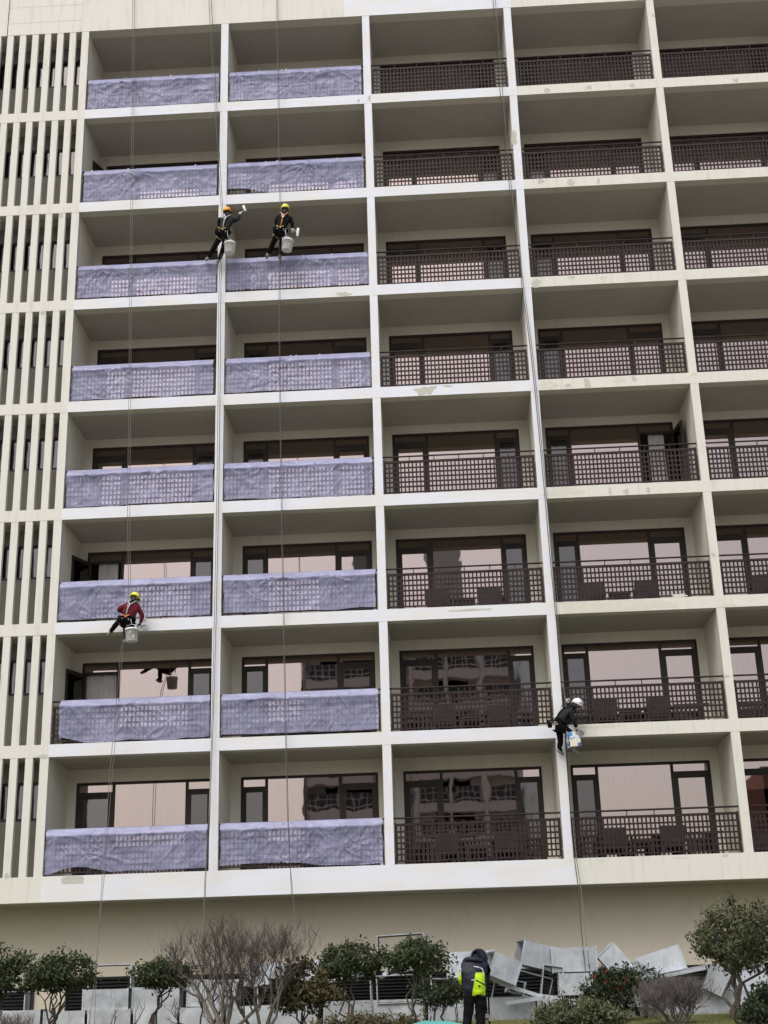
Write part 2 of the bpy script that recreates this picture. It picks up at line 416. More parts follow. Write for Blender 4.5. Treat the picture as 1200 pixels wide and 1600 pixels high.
for r in range(1, 9):
    for bi in range(NB):
        m = bi % 2 == 1
        base = Vector((bi*BAY, DEP, ZT[r]))
        h = FH[r-1]
        link('rear_wall', cached(('wall', m, round(h, 3)), lambda: wall_mesh(m, h)), hotel, base)
        win = link('window', cached(('frame', m), lambda: frame_mesh(m)), hotel, base)
        G = M_WAVY if bi in (1, 2) and r >= 6 else M_GLASS
        a, c = mir(MUL[0][1], MUL[1][0], m); add_pane(win, base, a, c, 0.08, WT-0.07, G)
        a, c = mir(W0+0.07, MUL[0][0], m); add_pane(win, base, a, c, TR1, WT-0.07, G)
        a2, c2 = mir(MUL[1][1], W1-0.07, m); add_pane(win, base, a2, c2, TR1, WT-0.07, M_GLASS)
        # narrow casement with insect screen on the side away from the door
        sw = c2-a2
        link('sash', cached(('sash', round(sw, 3)), lambda: sash_mesh(sw, TR0+0.05-0.08, 0.07)), win, base + Vector((a2, 0.015, 0.08)))
        add_pane(win, base, a2+0.07, c2-0.07, 0.15, TR0-0.02, M_GREYG, 0.045)
        # door
        dw = c-a; dh = TR0+0.05-0.08
        sm = cached(('sash', round(dw, 3), 'd'), lambda: sash_mesh(dw, dh, 0.10))
        if (r, bi) not in OPEN:
            link('door', sm, win, base + Vector((a, 0.012, 0.08)))
            dark = (r == 8 and bi == 0)
            add_pane(win, base, a+0.10, c-0.10, 0.18, TR0-0.05, M_SLITG if dark else G, 0.04)
        elif bi == 0:
            d = link('door', sm, win, base + Vector((a, 0.02, 0.08))); d.rotation_euler = (0, 0, -R(112))
            key = ('opane',)
            pm = cached(key, lambda: MB().box(0.1, dw-0.1, 0.026, 0.034, 0.1, dh-0.1).mesh('pane', M_SLITG))
            p_ = link('pane', pm, win, base + Vector((a, 0.02, 0.08))); p_.rotation_euler = (0, 0, -R(112))
        else:
            d = link('door', sm, win, base + Vector((c, 0.02, 0.08))); d.rotation_euler = (0, 0, -R(82)); d.scale = (1, 1, 1)
            p_ = link('pane', cached(('opane',), lambda: MB().box(0.1, dw-0.1, 0.026, 0.034, 0.1, dh-0.1).mesh('pane', M_SLITG)), win, base + Vector((c, 0.02, 0.08))); p_.rotation_euler = (0, 0, -R(82))

# ---- railings
LX0, LX1 = 0.165, BAY-0.165
def rail_mesh():
    b = MB()
    b.tube([(0.105, 0.12, 1.115), (BAY-0.105, 0.12, 1.115)], 0.024, 8)
    b.box(LX0-0.03, LX1+0.03, 0.095, 0.145, 0.925, 0.985)
    b.box(LX0-0.03, LX1+0.03, 0.10, 0.14, 0.065, 0.10)
    for x in (LX0-0.03, LX1-0.005): b.box(x, x+0.035, 0.098, 0.142, 0.005, 1.0)
    for k in range(1, 6):
        x = LX0 + (LX1-LX0)*k/6
        b.box(x-0.011, x+0.011, 0.109, 0.131, 0.985, 1.095)
        b.box(x-0.014, x+0.014, 0.108, 0.132, 0.0, 0.065)
    for x0, x1 in ((0.1105, LX0-0.03), (LX1+0.03, BAY-0.1105)):
        for z in (0.24, 0.80): b.box(x0, x1, 0.105, 0.125, z, z+0.02, 1)
    return b.mesh('railing', [M_RAIL, M_BRACK])
def lattice_mesh():
    b = MB(); n, q = 38, 6
    for k in range(n+1):
        x = LX0 + 0.012 + (LX1-LX0-0.024)*k/n; b.box(x-0.0195, x+0.0195, 0.106, 0.134, 0.098, 0.93)
    for k in range(1, q):
        z = 0.10 + 0.825*k/q; b.box(LX0+0.004, LX1-0.004, 0.1085, 0.1315, z-0.021, z+0.021)
    return b.mesh('lattice', M_RAIL)
RM, LM = rail_mesh(), lattice_mesh()
for r in range(1, 9):
    for bi in range(NB):
        base = Vector((bi*BAY, 0, ZT[r]))
        rl = link('railing', RM, hotel, base)
        lt = link('lattice', LM, rl, base); lt['kind'] = 'stuff'

# ---- wall louvres in the podium
def louvre(px0, px1, py0, py1, Y=1.3):
    a = at(px0, py1, Y); c = at(px1, py0, Y); x0, x1, z0, z1 = a.x, c.x, a.z, c.z
    b = MB().box(x0, x0+0.05, Y-0.06, Y+0.01, z0, z1).box(x1-0.05, x1, Y-0.06, Y+0.01, z0, z1)
    b.box(x0+0.05, x1-0.05, Y-0.06, Y+0.01, z1-0.05, z1).box(x0+0.05, x1-0.05, Y-0.06, Y+0.01, z0, z0+0.05)
    b.box(x0+0.05, x1-0.05, Y-0.012, Y-0.004, z0+0.05, z1-0.05)
    L = part('louvre', b, M_LOUV, hotel)
    s = MB(); n = max(3, int((z1-z0-0.1)/0.075))
    for k in range(n):
        z = z0+0.05+(z1-z0-0.1)*(k+0.5)/n
        M = Matrix.Translation((0, Y-0.035, z)) @ Matrix.Rotation(R(-38), 4, 'X')
        s.obox(M, x0+0.05, x1-0.05, -0.03, 0.03, -0.004, 0.004)
    q = part('slats', s, M_LOUV, L, org=WL[hotel.name]); q['kind'] = 'stuff'
for a in ((-25, 54, 1543, 1612), (100, 205, 1525, 1610), (207, 330, 1522, 1608), (335, 470, 1518, 1605), (475, 660, 1515, 1600), (665, 860, 1512, 1596), (865, 1035, 1508, 1592), (1037, 1200, 1504, 1590), (1202, 1320, 1500, 1585)):
    louvre(*a)

# ---- paint repairs and flaked patches on the fascia (px centre, px size)
random.seed(21)
PATCH = [(114,1375,36,11,0,1),(664,610,31,14,0,0),(536,460,24,7,0,0),(735,953,66,3,0,0),(838,442,15,13,0,0),(894,433,10,4,0,0),(943,435,11,12,1,0),
 (856,601,28,14,1,0),(888,602,11,5,0,0),(917,598,10,14,0,0),(967,594,17,12,1,0),(990,592,8,8,0,0),(878,769,54,13,1,0),(953,767,4,10,0,0),(978,768,9,9,0,0),(1013,765,7,9,0,0),
 (957,946,170,16,1,2),(935,1135,62,6,1,0),(845,283,12,7,0,0),(892,285,13,10,0,0),(935,283,5,8,0,0),(855,141,9,8,0,0),(920,137,9,6,0,0),(987,133,8,6,0,0),(1150,125,9,6,0,0),
 (803,217,9,24,0,0),(95,336,5,7,0,0),(66,489,6,6,0,0),(67,1182,14,6,0,0),(10,1369,7,8,0,0),(1140,946,20,5,1,0),(1178,423,14,5,1,0),(560,157,4,5,0,0),(577,154,5,9,0,0),
 (1115,867,6,6,0,0),(1136,1056,8,4,0,0),(1020,24,4,6,0,0),(1085,585,12,4,1,0),(700,603,14,3,0,0),(1060,930,26,5,1,0),(1133,1337,8,4,0,0),(940,1345,10,4,1,0),(1060,1340,18,3,1,0),(225,968,9,7,0,0)]
for k, (px, py, w, h, t, sq) in enumerate(PATCH):
    c = at(px, py, -0.0026-0.0004*(k % 3)); sc = 2159.23/((c-CAM).dot(FW))
    rx, rz = w/sc/2, h/sc/2*1.05; n = 40; vs = []
    for j in range(n):
        a = 2*math.pi*j/n; ca, sa = math.cos(a), math.sin(a)
        e = 0.35 if sq else 0.9
        ca = math.copysign(abs(ca)**e, ca); sa = math.copysign(abs(sa)**e, sa)
        d = 1 + (0.10 if sq == 1 else 0.22 if sq else 0.45)*(noise.noise((math.cos(a)*1.7+k*3.1, math.sin(a)*1.7, k*1.7))*1.6 + 0.5*noise.noise((math.cos(a)*6+k, math.sin(a)*6, k)))
        vs.append((c.x+rx*ca*d, c.y, c.z+rz*sa*d))
    b = MB().add(vs, [tuple(range(n))])
    part('paint_patch', b, M_PEEL if t else M_PUTTY, hotel)

# ------------------------------------------------------------------ plastic sheets over the railings of the two finished bays
def sheet(r, bi, seed):
    rnd = random.Random(seed); base = Vector((bi*BAY, 0, ZT[r]))
    x0 = 0.125 + rnd.uniform(0, 0.07); x1 = BAY-0.125-rnd.uniform(0, 0.09)
    if (r, bi) == (7, 0): x0 += 0.12
    nx, nz = 170, 40
    pins = [(rnd.uniform(0.3, 4.0), rnd.choice((0.95, 0.97, 0.97, 0.1, 0.5)), rnd.uniform(5, 12), rnd.uniform(0, 6), rnd.uniform(0.22, 0.55)) for _ in range(rnd.randint(4, 8))]
    folds = [(rnd.uniform(0.2, 4.1), rnd.uniform(-1.4, 1.4), rnd.uniform(0.012, 0.028), rnd.uniform(0.008, 0.022), rnd.random()) for _ in range(14)]
    ties = rnd.choice((3, 4, 5)); lift = rnd.choice((0, 0, 0.5, 1)); vs = []; fs = []; botl = rnd.uniform(0.0, 0.06); botr = rnd.uniform(0.0, 0.06)
    for i in range(nx+1):
        u = i/nx
        zb = 0.03 + botl*(1-u) + botr*u + lift*max(0, noise.noise((u*2.3+seed*3.3, 7.7, 0)))*0.32 + 0.035*noise.noise((u*5+seed, seed*1.3, 0)) + 0.02*abs(noise.noise((u*17+seed, 2.2, 0)))
        zb = max(zb, 0.012)
        for j in range(nz+1):
            v = j/nz
            if j == 0: Y, z = 0.19, 0.93
            elif j == 1: Y, z = 0.152, 1.10
            elif j == 2: Y, z = 0.12, 1.147
            else:
                v = (j-3)/(nz-3); z = 1.135 + (zb-1.135)*v; Y = 0.098-0.075*min(1, v/0.14)
                if v > 0.15: Y = 0.026+0.055*min(1, (v-0.15)/0.25)
            xx = x0 + (x1-x0)*u
            if j > 3: z -= 0.03*abs(math.sin(u*math.pi*ties))*max(0, 1-v*3)
            # side edges wander
            if u < 0.03: xx += (0.03-u)*1.0*noise.noise((z*3, seed, 5.0))
            if u > 0.97: xx -= (u-0.97)*1.2*noise.noise((z*3, seed, 9.0)) + (0.05*max(0, 0.3-z)*(u-0.97)/0.03)
            d = 0.0
            if j > 3:
                for px_, pz_, n_, ph, L in pins:
                    dx, dz = xx-px_, z-pz_; rr = math.hypot(dx, dz)
                    q_ = noise.noise((dx/(rr+1e-6)*2.1+ph*7, dz/(rr+1e-6)*2.1+n_, ph*3+rr*0.9)); d += 0.042*math.exp(-rr/L)*max(0, 1-abs(q_)*5.5)*min(1, rr/0.12)
                for fx, sl2, w_, a_, q in folds:
                    t_ = xx-fx-(z-0.5)*sl2
                    fade = max(0, 1-abs(z-0.2-0.7*q)/0.55)
                    d += a_*fade*math.exp(-(t_/w_)**2)
                d += 0.014*(1-abs(noise.noise((xx*2.2+seed, z*2.6, 0.3)))*2.0) + 0.010*noise.noise((xx*7, z*7, seed))
                d *= min(1, (j-3)/5)
                d = max(0, d) + 0.02*min(1, v*3)*max(0, noise.noise((xx*1.3, seed*2.1, 0)))
            vs.append(base + Vector((xx, Y-d, z)))
    for i in range(nx):
        for j in range(nz):
            a = i*(nz+1)+j; fs.append((a, a+1, a+nz+2, a+nz+1))
    b = MB().add(vs, fs)
    so_ = solo('plastic_sheet', b, M_FILM, f'lilac plastic sheet over railing, {rowp(r)}, {BAYN[bi]}', 'plastic sheet',
         base + Vector((BAY/2, 0.1, 0.0)), 'plastic sheets over balcony railings', smooth=True)
    for k in range(3):
        x = rnd.uniform(0.4, 3.9); zc = rnd.choice((1.06, 1.04)); tp_ = MB()
        M = Matrix.Translation(base+Vector((x, 0.055, zc))) @ Matrix.Rotation(R(28), 4, 'X') @ Matrix.Rotation(rnd.uniform(-.3, .3), 4, 'Y')
        tp_.obox(M, -0.022, 0.022, -0.002, 0.002, -0.07, 0.07); part('tape_tab', tp_, M_BRACK, so_)
for r in range(1, 9):
    for bi in range(2): sheet(r, bi, 10*r+bi)

# ------------------------------------------------------------------ curtains seen through open or dark doors
def curtain(x0, x1, r, label, y=DEP+0.16, z1=2.27):
    vs = []; fs = []; n = 60
    for i in range(n+1):
        x = x0+(x1-x0)*i/n; yy = y + 0.035*math.sin(i*1.35)+0.012*math.sin(i*2.9+r)
        vs += [(x, yy, ZT[r]+0.05), (x, yy*0.6+y*0.4, ZT[r]+z1)]
    for i in range(n): fs.append((2*i, 2*i+2, 2*i+3, 2*i+1))
    solo('curtain', MB().add(vs, fs), M_CURT, label, 'curtain', ((x0+x1)/2, y, ZT[r]+0.05), 'curtains behind doors', True)
curtain(0.62, 1.18, 6, 'grey curtain behind the open door on the sixth row down beside slit wall')
curtain(0.40, 1.25, 7, 'grey curtain behind the open door on the seventh row down beside slit wall')
curtain(0.40, 1.20, 8, 'grey curtain behind the closed dark door, bottom row, beside slit wall')
curtain(3*BAY+3.28, 3*BAY+3.72, 5, 'grey curtain in the open door of the fifth row down, fourth bay')
b = MB().lathe([(0.0,0),(0.16,0),(0.15,0.42),(0.10,0.5),(0.0,0.5)], 10, Matrix.Translation((3*BAY+3.15, DEP+0.3, ZT[5]+0.0)))
solo('orange_bag', b, varied('orange_cloth', (0.6,0.12,0.02), (0.75,0.2,0.04), 8, 0.8), 'small orange bag on the floor inside the open door, fourth bay', 'bag', (3*BAY+3.15, DEP+0.3, ZT[5]), smooth=True)

# ------------------------------------------------------------------ balcony furniture
def chair_proto():
    root = thing('armchair', 'x', 'armchair', (0, 0, 0))
    s = MB().box(-0.29, 0.29, -0.28, 0.28, 0.36, 0.44); part('seat', s, M_WICKER, root)
    b = MB(); M = Matrix.Translation((0, -0.27, 0.42)) @ Matrix.Rotation(R(10), 4, 'X'); b.obox(M, -0.30, 0.30, -0.03, 0.03, 0, 0.42); part('backrest', b, M_WICKER, root)
    for sx in (-1, 1):
        a = MB().box(sx*0.31-0.035, sx*0.31+0.035, -0.28, 0.26, 0.60, 0.64).box(sx*0.31-0.025, sx*0.31+0.025, 0.18, 0.24, 0.0, 0.60); part('armrest', a, M_WICKER, root)
        for sy in (-1, 1):
            part('leg', MB().box(sx*0.26-0.025, sx*0.26+0.025, sy*0.24-0.025, sy*0.24+0.025, 0, 0.36), M_WICKER, root)
    return root
def table_proto():
    root = thing('balcony_table', 'x', 'table', (0, 0, 0))
    part('table_top', MB().box(-0.28, 0.28, -0.28, 0.28, 0.52, 0.56).box(-0.25, 0.25, -0.25, 0.25, 0.46, 0.52), M_WICKER, root)
    for sx in (-1, 1):
        for sy in (-1, 1): part('leg', MB().box(sx*0.24-0.022, sx*0.24+0.022, sy*0.24-0.022, sy*0.24+0.022, 0, 0.46), M_WICKER, root)
    return root
def bench_proto():
    root = thing('slatted_rack', 'x', 'rack', (0, 0, 0))
    part('top_rail', MB().box(-0.45, 0.45, -0.03, 0.03, 0.62, 0.68), M_WICKER, root)
    part('bottom_rail', MB().box(-0.45, 0.45, -0.025, 0.025, 0.06, 0.11), M_WICKER, root)
    for k in range(8): part('slat', MB().box(-0.43+k*0.115, -0.385+k*0.115, -0.015, 0.015, 0.11, 0.62), M_WICKER, root)
    for sx in (-1, 1): part('foot', MB().box(sx*0.42-0.03, sx*0.42+0.03, -0.16, 0.16, 0, 0.06), M_WICKER, root)
    return root
protos = {'armchair': chair_proto(), 'table': table_proto(), 'rack': bench_proto()}
used = set()
def place(kind, loc, rz, label, group):
    if kind not in used:
        used.add(kind); o = protos[kind]; o.location = loc; o['label'] = label; o['group'] = group
    else: o = copy_thing(protos[kind], loc, label, group)
    o.rotation_euler = (0, 0, rz)
random.seed(7)
for r in (6, 7, 8):
    for bi in (2, 3, 4):
        X0 = bi*BAY; z = ZT[r]; where = f'{rowp(r)}, {BAYN[bi].replace(" from the slit wall", "")}'
        m = bi % 2 == 1
        xl = 1.28 if m else 1.45
        place('armchair', (X0+xl, 1.45+random.uniform(-.1, .1), z), random.uniform(-.15, .15), f'dark wicker armchair left of the balcony table, {where}', 'wicker balcony armchairs')
        place('armchair', (X0+xl+1.42, 1.45+random.uniform(-.1, .1), z), random.uniform(-.15, .15), f'dark wicker armchair right of the balcony table, {where}', 'wicker balcony armchairs')
        place('table', (X0+xl+0.71, 1.5, z), random.uniform(-.1, .1), f'small dark wicker table between two armchairs, {where}', 'wicker balcony tables')
        if r >= 7: place('rack', (X0+(3.55 if m else 0.75), 1.25, z), random.uniform(-.1, .1), f'low dark slatted rack beside the door, {where}', 'slatted balcony racks')

# ------------------------------------------------------------------ towers across the street (seen mirrored in the glass)
M_TW = varied('tower_dark_cladding', (0.34, 0.33, 0.32), (0.42, 0.41, 0.40), 0.4, 0.7)
M_TB = varied('tower_pale_cladding', (0.70, 0.65, 0.61), (0.78, 0.73, 0.69), 0.3, 0.7)
M_TGL = mat('tower_glass', (0.03, 0.033, 0.036), 0.12)
M_BRICK = varied('red_brick', (0.24, 0.11, 0.08), (0.30, 0.15, 0.11), 2, 0.85)
def tower(label, blocks, mw, x0, x1, y, ztop, bays):
    t = thing('apartment_tower', label, 'building', ((x0+x1)/2, y, 0))
    b = MB()
    for (a, c, z) in blocks: b.box(a, c, y-16, y, 0, z)
    part('wall', b, mw, t)
    n = int((ztop-4)/3.1)
    for k in range(n):
        z = 4+k*3.1
        for q in range(bays):
            w = (x1-x0)/bays; a = x0+w*q
            wn_ = part('window', MB().box(a+0.35, a+w-0.35, y+0.003, y+0.06, z+0.15, z+2.3), M_TGL, t)
            fr_ = MB()
            for u in (0.0, 0.27, 0.5, 0.73, 1.0):
                xx = a+0.35+(w-0.7)*u; fr_.box(xx-0.045, xx+0.045, y+0.061, y+0.12, z+0.15, z+2.3)
            fr_.box(a+0.35, a+w-0.35, y+0.061, y+0.115, z+1.75, z+1.82)
            part('mullions', fr_, M_TB, wn_, org=WL[t.name])
            bal = MB().box(a+0.2, a+w-0.2, y+0.0, y+1.4, z-0.25, z-0.02).box(a+0.2, a+w-0.2, y+1.25, y+1.38, z-0.02, z+0.62).box(a+0.2, a+w-0.2, y+1.27, y+1.35, z+0.9, z+0.98)
            part('balcony', bal, M_TB, t)
    for q in range(bays+1):
        a = x0+(x1-x0)*q/bays; part('pier', MB().box(a-0.18, a+0.18, y+0.004, y+1.42, 0, ztop-1.5), mw, t)
    return t
tower('dark apartment tower with stepped top, mirrored in the balcony windows', [(-3, 7, 38), (-1.5, 4.5, 43), (2.0, 6.4, 46)], M_TW, -3, 7, -92, 37, 3)
tower('pale apartment tower with balconies, mirrored in the balcony windows', [(7.01, 17, 38.5), (9.2, 12.5, 45.5)], M_TB, 7.3, 17, -90, 38, 3)
tower('red brick apartment block mirrored in the bottom right window', [(37.3, 52, 20.6), (39, 44, 22.5)], M_BRICK, 37.6, 52, -90, 19, 3)

# ------------------------------------------------------------------ ropes
def rope(pts, rad, mt, label, group='rope access ropes'):
    P = [at(*p) for p in pts]
    # smooth the polyline
    Q = []
    for a, c in zip(P, P[1:]):
        for k in range(6): Q.append(a.lerp(c, k/6))
    Q.append(P[-1])
    for _ in range(3):
        Q = [Q[0]] + [(Q[i-1]+Q[i]*2+Q[i+1])/4 for i in range(1, len(Q)-1)] + [Q[-1]]
    b = MB().tube(Q, rad, 6, 0)
    solo('rope', b, mt, label, 'rope', Q[0], group, True)
RR = 0.0075
rope([(207.5,-80,-.06),(207,0,-.12),(206,200,-.2),(203,400,-.28),(201.5,600,-.36),(199,800,-.44),(201,925,-.50),(202,962,-.62),(196,985,-.6),(189,1010,-.5),(181,1110,-.5),(172,1200,-.55),(161,1360,-.8),(156,1420,-1.0),(151,1520,-1.6),(147,1608,-2.2)], RR, M_ROPE, 'left strand of the ropes holding the red-jacket worker')
rope([(210.5,-80,-.06),(210,0,-.12),(209,200,-.2),(206,400,-.28),(204.5,600,-.36),(202.5,800,-.44),(204,925,-.50),(204,962,-.60),(199,985,-.6),(192,1010,-.5),(185,1110,-.5),(176,1200,-.55),(164,1360,-.8),(158,1420,-1.0),(149,1520,-1.5),(139,1608,-2.1)], RR, M_ROPE, 'right strand of the ropes holding the red-jacket worker')
rope([(323,-80,-.06),(326,0,-.12),(335,150,-.25),(341,250,-.35),(346,335,-.45),(349,362,-.6),(346,390,-.4),(342,440,-.16),(341,600,-.12),(339,760,-.1),(335,960,-.1),(332,1100,-.12),(329,1200,-.15),(325,1300,-.3),(320,1370,-.6),(318,1440,-1.2),(316,1590,-2.4)], 0.0085, M_ROPE, 'left strand of the ropes holding the orange-helmet worker')
rope([(328,-80,-.06),(330,0,-.12),(338,150,-.25),(343.5,250,-.35),(348.5,335,-.45),(352,362,-.6),(348,390,-.4),(345,440,-.16),(344,600,-.12),(342,760,-.1),(338,960,-.1),(334,1100,-.12),(330.5,1200,-.15),(327,1300,-.3),(321.5,1370,-.6),(320,1440,-1.2),(319,1590,-2.5)], 0.0085, M_ROPED, 'right strand of the ropes holding the orange-helmet worker')
rope([(431,-80,-.06),(432,0,-.12),(434,150,-.3),(437,310,-.45),(438,335,-.5),(438,362,-.65),(436,400,-.3),(436,520,-.2),(437,620,-.2),(440,830,-.2),(445,1100,-.2),(449,1280,-.25),(454,1360,-.3),(458,1400,-.4),(460,1428,-.5)], RR, M_ROPE, 'left strand of the ropes holding the lemon-helmet worker in black')
rope([(433,-80,-.06),(434,0,-.12),(436,150,-.3),(439,310,-.45),(440,335,-.5),(440,362,-.65),(438,400,-.3),(437.5,520,-.2),(438.5,620,-.2),(441.5,830,-.2),(446.5,1100,-.2),(450.5,1280,-.25),(453,1340,-.3),(455,1390,-.4),(456,1415,-.5)], RR, M_ROPED, 'right strand of the ropes holding the lemon-helmet worker in black')
rope([(765,-80,-.06),(770,0,-.12),(781,140,-.2),(792,260,-.2),(812,420,-.12),(831,560,-.1),(850,760,-.1),(862,900,-.1),(870,980,-.15),(876,1060,-.3),(883,1098,-.5),(880,1130,-.55),(886,1175,-.4),(888,1220,-.12),(893,1300,-.12),(898,1345,-.2),(904,1390,-.5),(908,1450,-.9),(917,1540,-1.6),(922,1592,-2.4)], 0.010, M_ROPED, 'dark left strand of the ropes holding the white-helmet worker')
rope([(769,-80,-.06),(774,0,-.12),(785,140,-.2),(795,260,-.2),(814.5,420,-.12),(833.5,560,-.1),(852.5,760,-.1),(864.5,900,-.1),(872.5,980,-.15),(878,1060,-.3),(885,1098,-.5),(882,1130,-.55),(889,1175,-.4),(890.5,1220,-.12),(896,1300,-.12),(901,1345,-.2),(908,1390,-.5),(914,1450,-.9),(924,1540,-1.6),(930,1592,-2.4)], 0.009, M_ROPE, 'pale right strand of the ropes holding the white-helmet worker')

# ------------------------------------------------------------------ people
M_SKIN = mat('skin', (0.42, 0.26, 0.19), 0.55)
M_HAIR = mat('black_hair', (0.012, 0.011, 0.010), 0.6)
M_GLOVE = varied('white_glove', (0.55, 0.54, 0.52), (0.68, 0.67, 0.64), 30, 0.9)
M_SHOEG = varied('grey_shoe', (0.20, 0.20, 0.20), (0.34, 0.335, 0.33), 25, 0.8)
M_BLACK = varied('black_cloth', (0.004, 0.004, 0.005), (0.011, 0.011, 0.013), 25, 0.85, bump=0.4, bs=25, spec=0.08)
M_CHAR = varied('charcoal_cloth', (0.016, 0.016, 0.018), (0.032, 0.031, 0.033), 20, 0.85, bump=0.4, bs=22, spec=0.08)
M_NAVY = varied('navy_cloth', (0.009, 0.010, 0.020), (0.018, 0.019, 0.034), 20, 0.5, bump=0.5, bs=14, spec=0.25)
M_MAROON = varied('maroon_cloth', (0.10, 0.012, 0.020), (0.15, 0.020, 0.030), 18, 0.85, bump=0.4, bs=22, spec=0.08)
M_JACKET = mat('navy_hivis_jacket', rough=0.5, spec=0.25); t = NT(M_JACKET); oc = t.objc(); sp = t.n('ShaderNodeSeparateXYZ'); t.l(oc, sp.inputs[0])
_x, _z = sp.outputs['X'], sp.outputs['Z']
_a = t.math('MULTIPLY', t.math('GREATER_THAN', t.math('SUBTRACT', _x, t.math('MULTIPLY', t.math('SUBTRACT', _z, 0.78), 0.22)), -0.05), t.math('MULTIPLY', t.math('LESS_THAN', _z, 1.14), t.math('LESS_THAN', _x, 0.165)))
_b = t.math('MULTIPLY', t.math('LESS_THAN', _x, -0.19), t.math('MULTIPLY', t.math('LESS_THAN', _z, 1.16), t.math('GREATER_THAN', _z, 0.97)))
_c = t.math('MULTIPLY', t.math('LESS_THAN', t.math('ABSOLUTE', t.math('SUBTRACT', t.math('SUBTRACT', _z, t.math('MULTIPLY', _x, -0.55)), 1.045)), 0.012), t.math('GREATER_THAN', _x, 0.02))
_m = t.math('MULTIPLY', t.math('MAXIMUM', _a, _b), t.math('SUBTRACT', 1.0, _c))
t.l(t.mix(_m, t.mix(t.noise(oc, 20, 4), (0.007, 0.008, 0.017), (0.015, 0.016, 0.030)), (0.46, 0.70, 0.02)), t.b.inputs['Base Color'])
t.l(t.bump(t.noise(oc, 12, 5), 0.5, 0.02), t.b.inputs['Normal'])
M_HIVIS = mat('hivis_yellow', (0.50, 0.75, 0.02), 0.7)
M_STRAPG = mat('grey_webbing', (0.35, 0.35, 0.35), 0.7)
M_STRAPO = mat('orange_webbing', (0.48, 0.17, 0.05), 0.7)
M_STRAPY = mat('yellow_webbing', (0.30, 0.21, 0.05), 0.7)
M_STEEL = mat('steel', (0.6, 0.6, 0.6), 0.3, 0.9)
M_BUCK = varied('white_bucket_plastic', (0.62, 0.62, 0.60), (0.74, 0.74, 0.72), 9, 0.5)
M_ROLL = varied('roller_fleece', (0.66, 0.65, 0.62), (0.76, 0.75, 0.72), 40, 0.95, bump=0.5)

def skin_body(parent, J, mats, zone, lev=2, crease=0.010):
    """J: joint name -> (point, radius); one continuous skin over the whole skeleton; zone(face centre, segment) -> material index"""
    E = [('pelvis','belly'),('belly','chest'),('chest','neck'),('neck','head'),('head','crown'),
         ('chest','shL'),('shL','elL'),('elL','wrL'),('chest','shR'),('shR','elR'),('elR','wrR'),
         ('pelvis','hipL'),('hipL','knL'),('knL','anL'),('anL','toL'),('pelvis','hipR'),('hipR','knR'),('knR','anR'),('anR','toR')]
    names = list(J); ix = {n: i for i, n in enumerate(names)}
    me = bpy.data.meshes.new('tmp'); me.from_pydata([J[n][0]-WL[parent.name] for n in names], [(ix[a], ix[c]) for a, c in E], [])
    o = bpy.data.objects.new('tmp', me); col.objects.link(o)
    mo = o.modifiers.new('skin', 'SKIN'); mo.use_smooth_shade = True
    for n in names:
        r = J[n][1]; v = me.skin_vertices[0].data[ix[n]]; v.radius = r if isinstance(r, tuple) else (r, r)
        v.use_root = (n == 'pelvis')
    ss = o.modifiers.new('sub', 'SUBSURF'); ss.levels = lev; ss.render_levels = lev
    dg = bpy.context.evaluated_depsgraph_get(); dg.update()
    nm = bpy.data.meshes.new_from_object(o.evaluated_get(dg)); nm.name = 'body'
    bpy.data.objects.remove(o); bpy.data.meshes.remove(me)
    if crease:
        nm.update(); nr = [v.normal.copy() for v in nm.vertices]
        for v, n_ in zip(nm.vertices, nr):
            q = v.co
            v.co = q + n_*crease*(1.6*abs(noise.noise((q.x*5, q.y*5, q.z*9+3)))**0.7 + 0.7*noise.noise((q.x*13, q.y*13, q.z*17)) - 0.35)
    nm.materials.clear()
    for m in mats: nm.materials.append(m)
    W = WL[parent.name]
    for p in nm.polygons:
        c = p.center + W; best = None
        for a, d in E:
            A, D = J[a][0], J[d][0]; AD = D-A; t = max(0, min(1, (c-A).dot(AD)/max(AD.length_squared, 1e-9)))
            q = (c-(A+AD*t)).length
            if best is None or q < best[0]: best = (q, a, d, t)
        p.material_index = zone(c, best[1], best[2], best[3]); p.use_smooth = True
    return link('body', nm, parent, W)

def hand(parent, wrist, direction, palm_n, mt, side, curl=0.6, s=1.0):
    """palm, four unequal curled fingers and a thumb from the palm's side"""
    d = Vector(direction).normalized(); n = Vector(palm_n); n = (n-d*n.dot(d)).normalized(); w = d.cross(n)*side
    b = MB()
    M = Matrix(((w.x,d.x,n.x,wrist.x),(w.y,d.y,n.y,wrist.y),(w.z,d.z,n.z,wrist.z),(0,0,0,1)))
    pal = [(-0.028,0.0,0.014),(0.028,0.0,0.014),(0.040,0.085,0.012),(-0.040,0.085,0.012),(-0.028,0.0,-0.014),(0.028,0.0,-0.014),(0.040,0.085,-0.012),(-0.040,0.085,-0.012)]
    b.add([M @ (Vector(v)*s) for v in pal], [(0,1,2,3),(7,6,5,4),(0,4,5,1),(1,5,6,2),(2,6,7,3),(3,7,4,0)])
    for i, L in enumerate((0.066, 0.078, 0.072, 0.056)):
        x = -0.030+0.020*i; p0 = Vector((x, 0.078, 0)); a = curl; pts = [p0]; y = p0.copy(); ang = 0.2*a
        for seg in (0.45, 0.32, 0.23):
            ang += a*0.75; y = y + Vector((0, math.cos(ang), math.sin(ang)))*L*seg; pts.append(y.copy())
        b.tube([M @ (p*s) for p in pts], [0.0095*s, 0.009*s, 0.0085*s, 0.007*s], 6)
    pts = [Vector((-0.028, 0.022, 0.004)), Vector((-0.052, 0.045, 0.014)), Vector((-0.055, 0.072, 0.026)), Vector((-0.048, 0.092, 0.034))]
    b.tube([M @ (p*s) for p in pts], [0.012*s, 0.011*s, 0.010*s, 0.008*s], 6)
    return part('hand', b, mt, parent, True)

